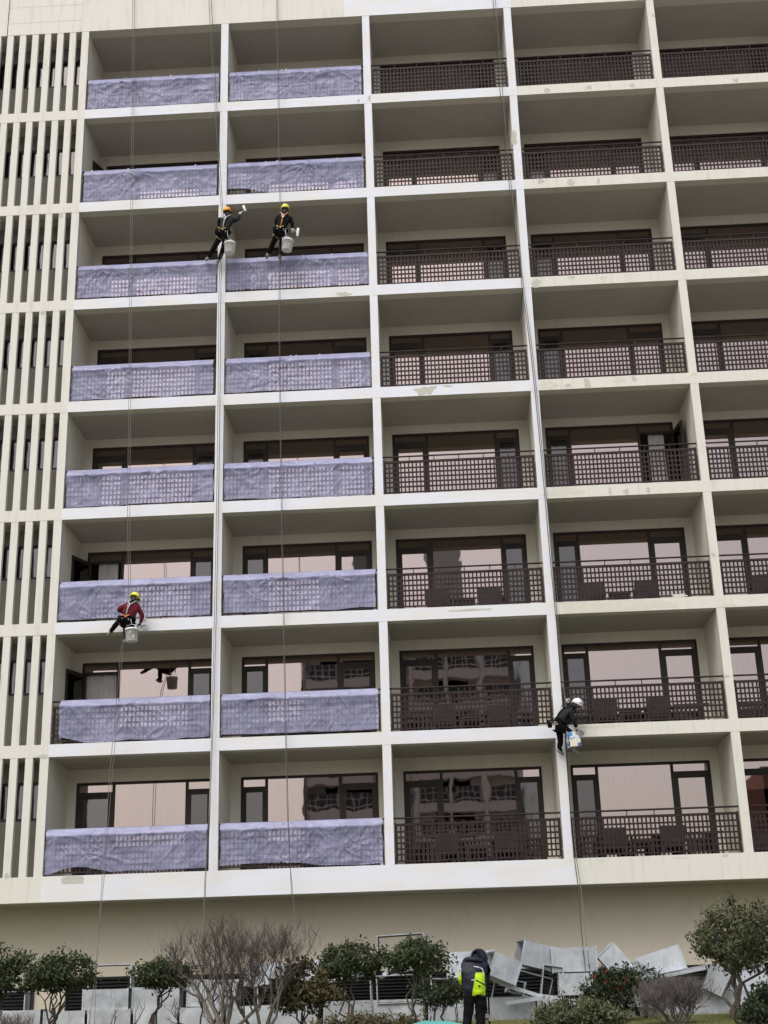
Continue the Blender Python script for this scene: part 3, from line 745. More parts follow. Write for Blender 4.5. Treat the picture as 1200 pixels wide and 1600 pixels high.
def head_parts(parent, head, fwd, up, mt=None):
    """nose, ears, eyes and mouth on the front of the head"""
    f = Vector(fwd).normalized(); u = (Vector(up)-f*Vector(up).dot(f)).normalized(); r = f.cross(u)
    M = Matrix(((r.x,f.x,u.x,head.x),(r.y,f.y,u.y,head.y),(r.z,f.z,u.z,head.z),(0,0,0,1)))
    b = MB()
    b.tube([M @ Vector((0,0.095,0.015)), M @ Vector((0,0.118,-0.022)), M @ Vector((0,0.098,-0.032))], [0.008, 0.015, 0.012], 6)
    for s in (-1, 1): b.ball(M @ Vector((s*0.088, 0.0, -0.01)), (0.012, 0.022, 0.033), M, 8, 6)
    b.ball(M @ Vector((0, 0.05, -0.085)), (0.045, 0.05, 0.03), M, 8, 6)
    fc = part('face', b, M_SKIN, parent, True)
    e = MB()
    for s in (-1, 1): e.ball(M @ Vector((s*0.034, 0.093, 0.008)), (0.013, 0.008, 0.008), M, 8, 6)
    e.ball(M @ Vector((0, 0.092, -0.058)), (0.025, 0.008, 0.005), M, 8, 6)
    part('eyes_and_mouth', e, M_HAIR, fc, True, org=WL[parent.name])
    return M

def helmet(parent, head, fwd, up, mt):
    f = Vector(fwd).normalized(); u = (Vector(up)-f*Vector(up).dot(f)).normalized(); r = f.cross(u)
    M = Matrix(((r.x,f.x,u.x,head.x),(r.y,f.y,u.y,head.y),(r.z,f.z,u.z,head.z),(0,0,0,1)))
    b = MB(); o = 0; n = 20; prof = []
    for i in range(9):
        t = i/8*math.pi/2; prof.append((math.cos(t), math.sin(t)))
    for k, (c, s_) in enumerate(prof):
        for j in range(n):
            a = 2*math.pi*j/n
            rx, ry = 0.122, 0.148
            ridge = 0.012*math.exp(-(math.cos(a)*c/0.25)**2)*s_
            b.v.append(tuple(M @ Vector((rx*c*math.cos(a), ry*c*math.sin(a)+0.005, 0.025+(0.135+ridge)*s_))))
    for k in range(8):
        for j in range(n): b.f.append((k*n+j, k*n+(j+1) % n, (k+1)*n+(j+1) % n, (k+1)*n+j)); b.m.append(0)
    # brim
    o = len(b.v)
    for j in range(n):
        a = 2*math.pi*j/n; e = 1.06 + (0.16 if math.sin(a) > 0.5 else 0.0)
        b.v.append(tuple(M @ Vector((0.122*e*math.cos(a), 0.148*e*math.sin(a)+0.005, 0.012)))); b.v.append(tuple(M @ Vector((0.118*math.cos(a), 0.144*math.sin(a)+0.005, 0.006))))
    for j in range(n):
        q = (j+1) % n
        b.f.append((j, q, o+2*q, o+2*j)); b.m.append(0); b.f.append((o+2*j, o+2*q, o+2*q+1, o+2*j+1)); b.m.append(0)
    h = part('helmet', b, mt, parent, True)
    v = MB()
    for s in (-1, 1):
        for q in (0.02, 0.06): v.obox(M, s*0.115-0.008, s*0.115+0.008, -0.02+q, 0.005+q, 0.07, 0.085)
        v.tube([M @ Vector((s*0.115, 0.03, 0.01)), M @ Vector((s*0.085, 0.05, -0.06)), M @ Vector((0, 0.055, -0.118))], 0.006, 5)
    part('chin_strap', v, M_BLACK, h, org=WL[parent.name])
    return h

def ring(c, ax, rx, ry, u, rad, n=18):
    ax = Vector(ax).normalized(); u = Vector(u); u = (u-ax*u.dot(ax)).normalized(); w = ax.cross(u)
    return [c + u*rx*math.cos(2*math.pi*i/n) + w*ry*math.sin(2*math.pi*i/n) for i in range(n+1)]

def worker(label, J, mats, zone, fwd, helm, strapm, beltm, glove, bag=True, look=None):
    root = thing('person', label, 'person', J['pelvis'][0]-Vector((0, 0, 0.9)), 'rope access workers')
    skin_body(root, J, mats, zone)
    f = Vector(fwd).normalized(); up = (J['neck'][0]-J['belly'][0]).normalized(); rt = f.cross(up).normalized()
    hd = J['head'][0]; lk = Vector(look or fwd)
    hu = (J['crown'][0]-hd).normalized()
    head_parts(root, hd, lk, hu); helmet(root, hd, lk, hu, helm)
    # harness: belt, leg loops, back strap with cross piece, shoulder straps
    b = MB(); pel = J['pelvis'][0]; bel = J['belly'][0]; che = J['chest'][0]; rb = J['belly'][1]; rb = rb[0] if isinstance(rb, tuple) else rb
    wc = pel.lerp(bel, 0.45)
    b.tube(ring(wc, up, 0.185, 0.15, rt, 0.02), 0.026, 6, 0, False)
    hb = part('harness', b, M_BLACK, root, True)
    s = MB()
    back = -f*0.15
    s.tube([wc+back*1.0, bel.lerp(che, 0.5)+back*1.08, che+back*1.05+up*0.04], 0.019, 6)
    for sg, shn in ((1, 'shR'), (-1, 'shL')):
        sh = J[shn][0].lerp(J['neck'][0], 0.4)
        s.tube([che+back*1.05+up*0.03, sh+back*0.55+up*0.09, sh+up*0.11+f*0.02, sh+f*0.13, wc+f*0.16+rt*sg*0.07], 0.017, 6)
    part('shoulder_strap', s, strapm, hb, True, org=WL[root.name])
    l = MB()
    for sd in ('L', 'R'):
        a, d = J['hip'+sd][0], J['kn'+sd][0]
        l.tube(ring(a.lerp(d, 0.22), d-a, 0.112, 0.112, rt, 0.02), 0.016, 6, 0, False)
    l.obox(Matrix.Translation(wc+back*1.2), -0.02, 0.02, -0.012, 0.012, -0.045, 0.015)
    for k, q in enumerate((-0.09, 0.05)): l.obox(Matrix.Translation(wc+back*1.1+rt*q+up*0.02) @ Matrix.Rotation(R(35-60*k), 4, 'Y'), -0.042, 0.042, -0.014, 0.014, -0.014, 0.014)
    part('buckle_strap', l, beltm, hb, org=WL[root.name])
    g = MB(); c0 = che+back*1.22+up*0.03; g.tube(ring(c0, f, 0.035, 0.045, rt, 0.01, 12), 0.008, 5, 0, False)
    for q in (-0.16, -0.08, 0.1, 0.17): g.tube(ring(wc+rt*q+back*1.0-up*0.08, rt+f*0.3, 0.02, 0.045, up, 0.01, 10), 0.007, 5, 0, False)
    part('carabiner', g, M_STEEL, hb, org=WL[root.name])
    if bag:
        q = MB(); c = wc-rt*0.14-f*0.16-up*0.10
        q.lathe([(0,-0.10),(0.05,-0.10),(0.065,0),(0.06,0.07),(0.05,0.08),(0.0,0.06)], 12, Matrix.Translation(c)); part('tool_pouch', q, M_BLACK, root, True)
    # boarding seat under the thighs
    q = MB(); c = (J['hipL'][0]+J['hipR'][0])/2 - up*0.10
    M = Matrix(((rt.x,f.x,up.x,c.x),(rt.y,f.y,up.y,c.y),(rt.z,f.z,up.z,c.z),(0,0,0,1)))
    q.obox(M, -0.17, 0.17, -0.08, 0.10, -0.02, 0.0); part('seat_board', q, M_BLACK, root)
    for sd, side in (('L', -1), ('R', 1)):
        w_ = J['wr'+sd][0]; e_ = J['el'+sd][0]; hand(root, w_, w_-e_, f*0.3-rt*side, glove, side)
    # shoes
    for sd in ('L', 'R'):
        an, to = J['an'+sd][0], J['to'+sd][0]; d = (to-an); d.normalize()
        sb = MB(); u = (an-J['kn'+sd][0]).normalized(); 
        sb.tube([an-d*0.05+u*0.035, an+u*0.05, an.lerp(to, 0.6)+u*0.045, to+u*0.035+d*0.05], [0.045, 0.054, 0.048, 0.03], 8)
        so_ = MB(); part('shoe', sb, glove if False else M_SHOEG, root, True)
    return root

def std_zone(c, a, d, t):
    seg = (a, d)
    if seg in (('neck','head'), ('head','crown')): return 2 if seg[1] == 'crown' or t > 0.25 else 3
    if seg == ('chest','neck'): return 0 if t < 0.75 else 3
    if d[:3] in ('hip', 'knL', 'knR') or d[:2] in ('an', 'kn', 'to'): return 1
    if seg == ('pelvis', 'belly') and t < 0.45: return 1
    return 0
def J_from(px, extra=1.0):
    R_ = dict(pelvis=0.135, belly=(0.15, 0.125), chest=(0.17, 0.135), neck=0.062, head=0.096, crown=0.088, shL=0.085, elL=0.056, wrL=0.042, shR=0.085, elR=0.056, wrR=0.042,
              hipL=0.105, knL=0.078, anL=0.056, toL=0.04, hipR=0.105, knR=0.078, anR=0.056, toR=0.04)
    return {k: (at(*v), (tuple(q*extra for q in R_[k]) if isinstance(R_[k], tuple) else R_[k]*extra)) for k, v in px.items()}

M_HORANGE = mat('orange_helmet', (0.85, 0.36, 0.02), 0.35); M_HLEMON = mat('lemon_helmet', (0.78, 0.72, 0.12), 0.35)
M_HYEL = mat('yellow_helmet', (0.82, 0.85, 0.08), 0.35); M_HWHITE = mat('white_helmet', (0.78, 0.78, 0.77), 0.35)
# orange helmet, charcoal top, rolling the slab edge with a raised right arm
J1 = J_from(dict(pelvis=(349.5,366,-.60), belly=(351,357,-.60), chest=(354,346,-.60), neck=(356,338.5,-.58), head=(355.5,331.5,-.55), crown=(355,327.5,-.55),
    shL=(346.5,344,-.58), elL=(341.5,353,-.48), wrL=(346.5,354,-.30), shR=(363,344,-.56), elR=(370.5,343,-.42), wrR=(374.5,335.5,-.26),
    hipL=(345.5,369,-.58), knL=(335,386,-.42), anL=(326,401.5,-.20), toL=(323,404,-.10), hipR=(354.5,370,-.58), knR=(349,388,-.42), anR=(342.5,405,-.22), toR=(341,408,-.10)))
worker('worker on ropes in charcoal jacket with orange helmet, right arm raised with roller', J1, [M_CHAR, M_BLACK, M_HAIR, M_BLACK], std_zone, (0.15, 1, 0.05), M_HORANGE, M_STRAPG, M_STRAPY, M_GLOVE, look=(0.35, 1, 0.2))
# lemon helmet, black clothes, roller hanging from the right hand
J2 = J_from(dict(pelvis=(438.5,363,-.62), belly=(441,354,-.62), chest=(443.5,343,-.62), neck=(445.3,334.5,-.58), head=(446,327,-.55), crown=(446,323,-.55),
    shL=(434.5,340.5,-.58), elL=(431,350,-.48), wrL=(435,356,-.32), shR=(453,341,-.58), elR=(456.5,350,-.56), wrR=(457.5,356.5,-.52),
    hipL=(433.5,366,-.60), knL=(426,381,-.42), anL=(419.5,396,-.20), toL=(418,400,-.10), hipR=(442.5,367,-.60), knR=(440,382,-.42), anR=(437.5,398,-.22), toR=(437.5,402,-.10)))
worker('worker on ropes in black clothes with lemon helmet, roller in lowered right hand', J2, [M_BLACK, M_BLACK, M_HAIR, M_BLACK], std_zone, (0.05, 1, 0.05), M_HLEMON, M_STRAPO, M_STRAPY, M_GLOVE, look=(0.2, 1, 0.1))
# yellow helmet, maroon top, crouched across the slab edge
J3 = J_from(dict(pelvis=(200.5,970,-.58), belly=(201.5,961,-.60), chest=(205.5,950.5,-.58), neck=(208.5,941.5,-.55), head=(210.3,934.5,-.50), crown=(210.3,930.5,-.50),
    shL=(196.5,947,-.58), elL=(184.5,952.5,-.52), wrL=(190,956,-.30), shR=(215.5,949,-.52), elR=(223,963,-.44), wrR=(219,974,-.40),
    hipL=(195,972.5,-.52), knL=(183.5,972.5,-.28), anL=(173,986.5,-.14), toL=(170.5,991,-.06), hipR=(205,975,-.52), knR=(196,983,-.20), anR=(195.5,999,-.24), toR=(194.5,1002,-.10)))
worker('worker on ropes in maroon jumper with bright yellow helmet, bending to the slab edge', J3, [M_MAROON, M_BLACK, M_HAIR, M_BLACK], std_zone, (0.25, 1, -0.1), M_HYEL, M_STRAPG, M_STRAPO, M_CHAR, look=(0.55, 1, -0.5))
# white helmet, dark jacket, seen from the side, leaning right
J4 = J_from(dict(pelvis=(875,1132.5,-.52), belly=(877,1124,-.53), chest=(886,1112,-.50), neck=(894,1105,-.46), head=(901,1101,-.42), crown=(903,1098.5,-.42),
    shL=(884,1107,-.36), elL=(880.5,1103,-.22), wrL=(884.5,1097,-.14), shR=(891,1113,-.60), elR=(897,1126,-.56), wrR=(900.5,1136.5,-.42),
    hipL=(872,1137,-.42), knL=(876,1153,-.30), anL=(874,1170,-.16), toL=(878.5,1174.5,-.12), hipR=(880,1137,-.56), knR=(893,1147,-.44), anR=(897,1168,-.28), toR=(901,1175,-.20)))
worker('worker on ropes in dark jacket with white helmet, leaning sideways over a carton', J4, [M_CHAR, M_BLACK, M_HAIR, M_BLACK], std_zone, (1, 0.5, -0.25), M_HWHITE, M_BLACK, M_BLACK, M_GLOVE, look=(1, 0.5, -0.45))

# man on the lawn, hood up, navy and hi-vis jacket
def ground_man():
    px = dict(pelvis=(741.5,1551,-12.0), belly=(740,1535,-12.03), chest=(738.5,1517,-12.04), neck=(743.5,1504,-11.90), head=(748.5,1498,-11.76), crown=(750.5,1494,-11.71),
        shL=(727.5,1511,-12.02), elL=(721.5,1530,-11.98), wrL=(732,1545,-11.75), shR=(752,1513,-11.98), elR=(759,1531,-11.88), wrR=(758.5,1520,-11.62),
        hipL=(734.5,1556,-12.0), knL=(730.5,1592,-11.97), hipR=(749.5,1556,-12.0), knR=(750.5,1594,-11.95))
    J = {}
    rr = dict(pelvis=0.155, belly=(0.19, 0.16), chest=(0.20, 0.165), neck=0.085, head=0.105, crown=0.095, shL=0.11, elL=0.082, wrL=0.05, shR=0.11, elR=0.082, wrR=0.05, hipL=0.105, knL=0.075, hipR=0.105, knR=0.075)
    for k, v in px.items(): J[k] = (at(*v), rr[k])
    for s, x in (('L', -0.06), ('R', -0.01)):
        k = J['kn'+s][0]; gz = ground_z(-12.0)
        J['an'+s] = (Vector((k.x+x, -12.02, gz+0.09)), 0.052); J['to'+s] = (Vector((k.x+x*1.2, -11.84, gz+0.05)), 0.042)
    root = thing('person', 'man standing on the lawn in hooded navy and yellow jacket, head bowed', 'person', (J['pelvis'][0].x, -12.0, ground_z(-12.0)))
    c0 = J['belly'][0]
    def zone(c, a, d, t):
        if d in ('toL','toR'): return 4
        return 1 if c.z < J['pelvis'][0].z-0.035 else 0
    skin_body(root, J, [M_JACKET, M_BLACK, M_SKIN, M_HIVIS, M_SHOEG], zone, 3, 0.013)
    hd = J['head'][0]; f = Vector((0.45, 0.85, -0.35)); head_parts(root, hd+f.normalized()*0.01, f, (0, 0.3, 1))
    # hood with a peak, collar folds, reflective strips
    b = MB(); fn = f.normalized(); u = (Vector((0,0.3,1))-fn*Vector((0,0.3,1)).dot(fn)).normalized(); r = fn.cross(u)
    M = Matrix(((r.x,fn.x,u.x,hd.x),(r.y,fn.y,u.y,hd.y),(r.z,fn.z,u.z,hd.z),(0,0,0,1)))
    n, q = 14, 8
    for i in range(q):
        t = i/(q-1); y = -0.13+0.24*t; rad = 0.135*math.sqrt(max(0.05, 1-((t-0.55)/0.62)**2))
        for j in range(n):
            a = R(-40)+R(260)*j/(n-1); b.v.append(tuple(M @ Vector((rad*math.cos(a), y, 0.01+rad*1.08*math.sin(a)))))
    for i in range(q-1):
        for j in range(n-1): b.f.append((i*n+j, i*n+j+1, (i+1)*n+j+1, (i+1)*n+j)); b.m.append(0)
    b.f.append(tuple(range(n))); b.m.append(0)
    part('hood', b, M_NAVY, root, True)
    s = MB(); ch = J['chest'][0]
    s.tube(ring(ch+Vector((0.02,0.06,0.13)), (0.15,0.35,1), 0.135, 0.115, (1,0,0), 0.02), 0.035, 6, 0, False); part('collar', s, M_NAVY, root, True)
    pip = []; s = type('S', (), {'tube': lambda self, *a: pip.append(MB().tube(*a))})()
    s.tube([ch+Vector((0.02,-0.165,0.06)), ch+Vector((0.09,-0.16,0.045)), ch+Vector((0.15,-0.12,0.02))], 0.008, 5)
    s.tube([ch+Vector((0.15,-0.12,0.02)), ch+Vector((0.165,-0.10,-0.08))], 0.007, 5)
    s.tube([J['belly'][0]+Vector((-0.03,-0.178,0.03)), J['belly'][0]+Vector((0.03,-0.178,0.03))], 0.006, 5)
    s.tube([J['shL'][0]+Vector((-0.07,-0.07,-0.02)), J['shL'][0]+Vector((-0.085,-0.06,-0.12))], 0.008, 5)
    for q in pip: part('reflective_piping', q, M_BRACK, root)
    h = MB()
    hc = J['pelvis'][0]+Vector((0.075, -0.162, 0.09)); n=10
    h.add([hc+Vector((0.022*math.cos(a)*(1.2 if k % 2 else 0.6), -0.004, 0.02*math.sin(a)*(1.1 if k % 2 else 0.6))) for k, a in enumerate([2*math.pi*k/n for k in range(n)])], [tuple(range(n))]); part('emblem', h, M_BLACK, root)
    for sd, side in (('L', -1), ('R', 1)):
        w_ = J['wr'+sd][0]; hand(root, w_, w_-J['el'+sd][0], (0, -1, 0.2), M_SKIN, side, 0.8)
        an, to = J['an'+sd][0], J['to'+sd][0]; d = (to-an).normalized()
        part('shoe', MB().tube([an-d*0.07-Vector((0,0,0.04)), an-Vector((0,0,0.035)), to-Vector((0,0,0.008)), to+d*0.07-Vector((0,0,0.012))], [0.045, 0.055, 0.05, 0.032], 8), M_SHOEG, root, True)
    return J
J5 = ground_man()
# long-handled tool standing in front of him
gz = ground_z(-11.4); hx = J5['wrR'][0].x+0.02
tl = thing('push_broom', 'long-handled push broom held upright by the man on the lawn', 'broom', (hx, -11.4, gz))
part('handle', MB().tube([(hx, -11.4, gz+0.1), (hx+0.02, -11.45, J5['wrR'][0].z+0.06)], 0.014, 8), M_BLACK, tl, True)
part('cross_bar', MB().box(hx-0.24, hx+0.07, -11.43, -11.37, gz+0.46, gz+0.52).box(hx-0.24, hx-0.18, -11.44, -11.36, gz+0.41, gz+0.46).box(hx+0.0, hx+0.07, -11.44, -11.36, gz+0.41, gz+0.46), M_STEEL, tl)
part('head', MB().box(hx-0.06, hx+0.08, -11.46, -11.34, gz+0.06, gz+0.12), M_GALV, tl)
part('bristles', MB().box(hx-0.055, hx+0.075, -11.45, -11.35, gz, gz+0.06), M_STRAPO, tl)

# buckets, carton, rollers
def bucket(px, py, Y, dpx, hook, label, tilt=0.0, mt=None, s=1.0):
    c = at(px, py, Y); root = thing('paint_bucket', label, 'bucket', c-Vector((0,0,0.17*s)), 'paint buckets hung from the workers')
    M = Matrix.Translation(c) @ Matrix.Rotation(tilt, 4, 'Y') @ Matrix.Scale(s, 4)
    b = MB().lathe([(0.0,-0.165),(0.132,-0.165),(0.140,-0.16),(0.160,0.12),(0.172,0.12),(0.174,0.14),(0.164,0.165),(0.154,0.165),(0.150,0.12),(0.13,-0.15),(0,-0.15)], 20, M)
    part('pail', b, mt or M_BUCK, root, True)
    hd = Vector(hook); l = M @ Vector((-0.17,0,0.13)); r = M @ Vector((0.17,0,0.13)); tp = c.lerp(hd, 0.55); tp = Vector((tp.x, tp.y, max(tp.z, c.z+0.28*s)))
    part('bail_handle', MB().tube([l, l.lerp(tp, 0.6)+Vector((-0.05,0,0.02)), tp, r.lerp(tp, 0.6)+Vector((0.05,0,0.02)), r], 0.006, 6), M_STEEL, root, True)
    part('sling', MB().tube([tp, tp.lerp(hd, 0.5), hd], 0.009, 6), M_BRACK, root, True)
    spl = MB(); rnd = random.Random(int(px))
    for k in range(7):
        a = rnd.uniform(-2.6, -0.5); z = rnd.uniform(-0.1, 0.1); w = rnd.uniform(0.01, 0.035); rr = 0.148+0.071*(z/1.0)+0.006
        q = [M @ Vector((rr*math.cos(a+t1), rr*math.sin(a+t1), z+t2)) for t1, t2 in ((-w*4, -w), (w*3, -w*1.6), (w*4, w), (-w*2, w*1.3))]
        spl.add(q, [(0, 1, 2, 3)])
    part('paint_drip', spl, M_PUTTY, root)
bucket(359, 388, -.62, 18, J1['pelvis'][0]+Vector((0.12,-0.12,0)), 'white paint bucket hanging below the orange-helmet worker', 0.05)
bucket(448.8, 383.5, -.66, 18, J2['pelvis'][0]+Vector((0.14,-0.12,0)), 'white paint bucket hanging below the lemon-helmet worker', 0.12)
bucket(205.8, 992.5, -.66, 20, J3['pelvis'][0]+Vector((0.1,-0.12,-0.02)), 'white paint bucket hanging below the maroon-jumper worker', -0.03, s=1.02)
# the carton of the fourth worker: a square tin wrapped in printed paper
c = at(895.5, 1155.5, -.62); ct = thing('paint_carton', 'blue and white printed carton hanging below the white-helmet worker', 'carton', c-Vector((0,0,0.2)))
M = Matrix.Translation(c) @ Matrix.Rotation(R(-6), 4, 'Y') @ Matrix.Rotation(R(12), 4, 'Z')
mc = bpy.data.materials.new('printed_carton'); mc.use_nodes = True; t = NT(mc); oc = t.objc()
vo = t.n('ShaderNodeTexVoronoi'); vo.inputs['Scale'].default_value = 14; vo.distance = 'CHEBYCHEV'; t.l(oc, vo.inputs['Vector'])
sp = t.n('ShaderNodeSeparateColor'); t.l(vo.outputs['Color'], sp.inputs[0])
c1 = t.mix(t.ramp(sp.outputs[0], 0.45, 0.5), (0.62, 0.62, 0.58), (0.05, 0.08, 0.25)); c2 = t.mix(t.ramp(sp.outputs[1], 0.78, 0.8), c1, (0.05, 0.25, 0.5))
t.l(c2, t.b.inputs['Base Color'])
part('box', MB().obox(M, -0.14, 0.14, -0.13, 0.13, -0.19, 0.17), mc, ct)
part('paper_label', MB().obox(M, -0.135, 0.05, -0.134, -0.1305, -0.19, -0.02), mat('cream_paper', (0.66, 0.62, 0.48), 0.8), ct)
part('orange_label', MB().obox(M, 0.08, 0.137, -0.134, -0.1305, 0.08, 0.15), M_STRAPO, ct)
tp = J4['pelvis'][0]+Vector((0.14,-0.05,-0.02))
part('handle', MB().tube([M @ Vector((-0.13,0,0.17)), tp, M @ Vector((0.13,0,0.17))], 0.008, 6), M_BRACK, ct, True)

def roller(hand_p, head_p, label, axis, L=0.24):
    h, e = Vector(hand_p), Vector(head_p); ax = Vector(axis).normalized()
    root = thing('paint_roller', label, 'paint roller', h, 'paint rollers in the workers hands')
    d = (e-h)
    part('grip', MB().tube([h-d*0.25, h+d*0.25], [0.017, 0.015], 8), M_BRACK, root, True)
    part('frame', MB().tube([h+d*0.25, h+d*0.6, e-ax*(L/2+0.03)+d*0.0, e-ax*L/2], 0.006, 6), M_STEEL, root, True)
    part('sleeve', MB().tube([e-ax*L/2, e-ax*(L/2-0.01), e+ax*(L/2-0.01), e+ax*L/2], [0.034, 0.04, 0.04, 0.034], 12), M_ROLL, root, True)
roller(at(376, 333, -.2), at(382, 326, -.06), 'paint roller raised to the slab edge by the orange-helmet worker', (-0.35, 0, 1), 0.2)
roller(at(458.5, 358.5, -.52), at(465.3, 363, -.5), 'white paint roller hanging from the lemon-helmet worker', (0.12, 0, 1), 0.26)
roller(at(218, 979, -.4), at(224, 977, -.1), 'paint roller pressed on the slab edge by the maroon-jumper worker', (1, 0, 0.3), 0.18)
hp = at(902, 1141, -.4)
sc_ = thing('scraper', 'small paint scraper in the hand of the white-helmet worker', 'scraper', hp)
part('grip', MB().tube([hp-Vector((0.05,0,0.0)), hp+Vector((0.05,0.05,-0.02))], 0.013, 6), M_BLACK, sc_, True)
part('blade', MB().obox(Matrix.Translation(hp+Vector((0.11,0.12,-0.05))) @ Matrix.Rotation(R(35),4,'Y') @ Matrix.Rotation(R(30),4,'Z'), -0.07, 0.07, -0.003, 0.003, -0.06, 0.06), M_STEEL, sc_)

# ------------------------------------------------------------------ discarded sheet-metal ducts
def duct(px, py, Y, wpx, hpx, label, roll=0, yaw=0, pitch=0, depth=0.55, axis='x', seam=True, name='metal_duct', cap=False):
    c = at(px, py, Y); sc = FPX/((c-CAM).dot(FW)); L, H, D = wpx/sc, hpx/sc, depth
    M = Matrix.Translation(c) @ Matrix.Rotation(R(yaw), 4, 'Z') @ Matrix.Rotation(R(-roll), 4, 'Y') @ Matrix.Rotation(R(pitch), 4, 'X')
    zmin = min((M @ Vector((sx*L/2, sy*D/2, sz*H/2))).z for sx in (-1,1) for sy in (-1,1) for sz in (-1,1))
    root = thing(name, label, 'duct', Vector((c.x, c.y, zmin)), 'discarded sheet metal ducts along the wall')
    t = 0.008; h, l, d = H/2, L/2, D/2
    def sheet_(n, mt, *a): part(n, MB().obox(M, *a, mi=0), mt, root)
    f = 0.032; pz = 0.014
    if axis == 'x':
        sheet_('side_panel', M_GALV, -l, l, -d, -d+t, -h, h); sheet_('side_panel', M_GALV, -l, l, d-t, d, -h, h)
        sheet_('top_panel', M_GALV, -l, l, -d+t, d-t, h-t, h); sheet_('bottom_panel', M_GALV, -l, l, -d+t, d-t, -h, -h+t)
        for e in (-1, 1):
            rims = MB(); a0, a1 = sorted((e*(l-f), e*(l+0.004)))
            rims.obox(M, a0, a1, -d-pz, -d-0.001, -h-pz, h+pz); rims.obox(M, a0, a1, d+0.001, d+pz, -h-pz, h+pz)
            rims.obox(M, a0, a1, -d-0.001, d+0.001, h+0.001, h+pz); rims.obox(M, a0, a1, -d-0.001, d+0.001, -h-pz, -h-0.001)
            part('flange', rims, M_GALV, root)
        if seam: part('seam', MB().obox(M, -0.006+L*0.12, 0.006+L*0.12, -d-0.007, -d-0.001, -h, h), M_GALV, root)
    else:
        for nm, mt, q, o_ in (('panel', M_GALV, 0.0, 0.0), ('shade_lining', M_DARKMETAL, t+0.002, 0.004)):  # dark inner boxes: lining, plus shade inside the open ends put into colour
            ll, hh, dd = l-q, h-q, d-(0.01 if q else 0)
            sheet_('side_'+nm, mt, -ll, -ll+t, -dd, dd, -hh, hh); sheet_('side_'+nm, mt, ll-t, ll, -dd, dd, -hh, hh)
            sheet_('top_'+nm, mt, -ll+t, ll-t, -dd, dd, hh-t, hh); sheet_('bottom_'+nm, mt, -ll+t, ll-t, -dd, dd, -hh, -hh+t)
        for e in (-1, 1):
            rims = MB(); a0, a1 = sorted((e*(d-f), e*(d+0.004)))
            rims.obox(M, -l-pz, -l-0.001, a0, a1, -h-pz, h+pz); rims.obox(M, l+0.001, l+pz, a0, a1, -h-pz, h+pz)
            rims.obox(M, -l-0.001, l+0.001, a0, a1, h+0.001, h+pz); rims.obox(M, -l-0.001, l+0.001, a0, a1, -h-pz, -h-0.001)
            part('flange', rims, M_GALV, root)
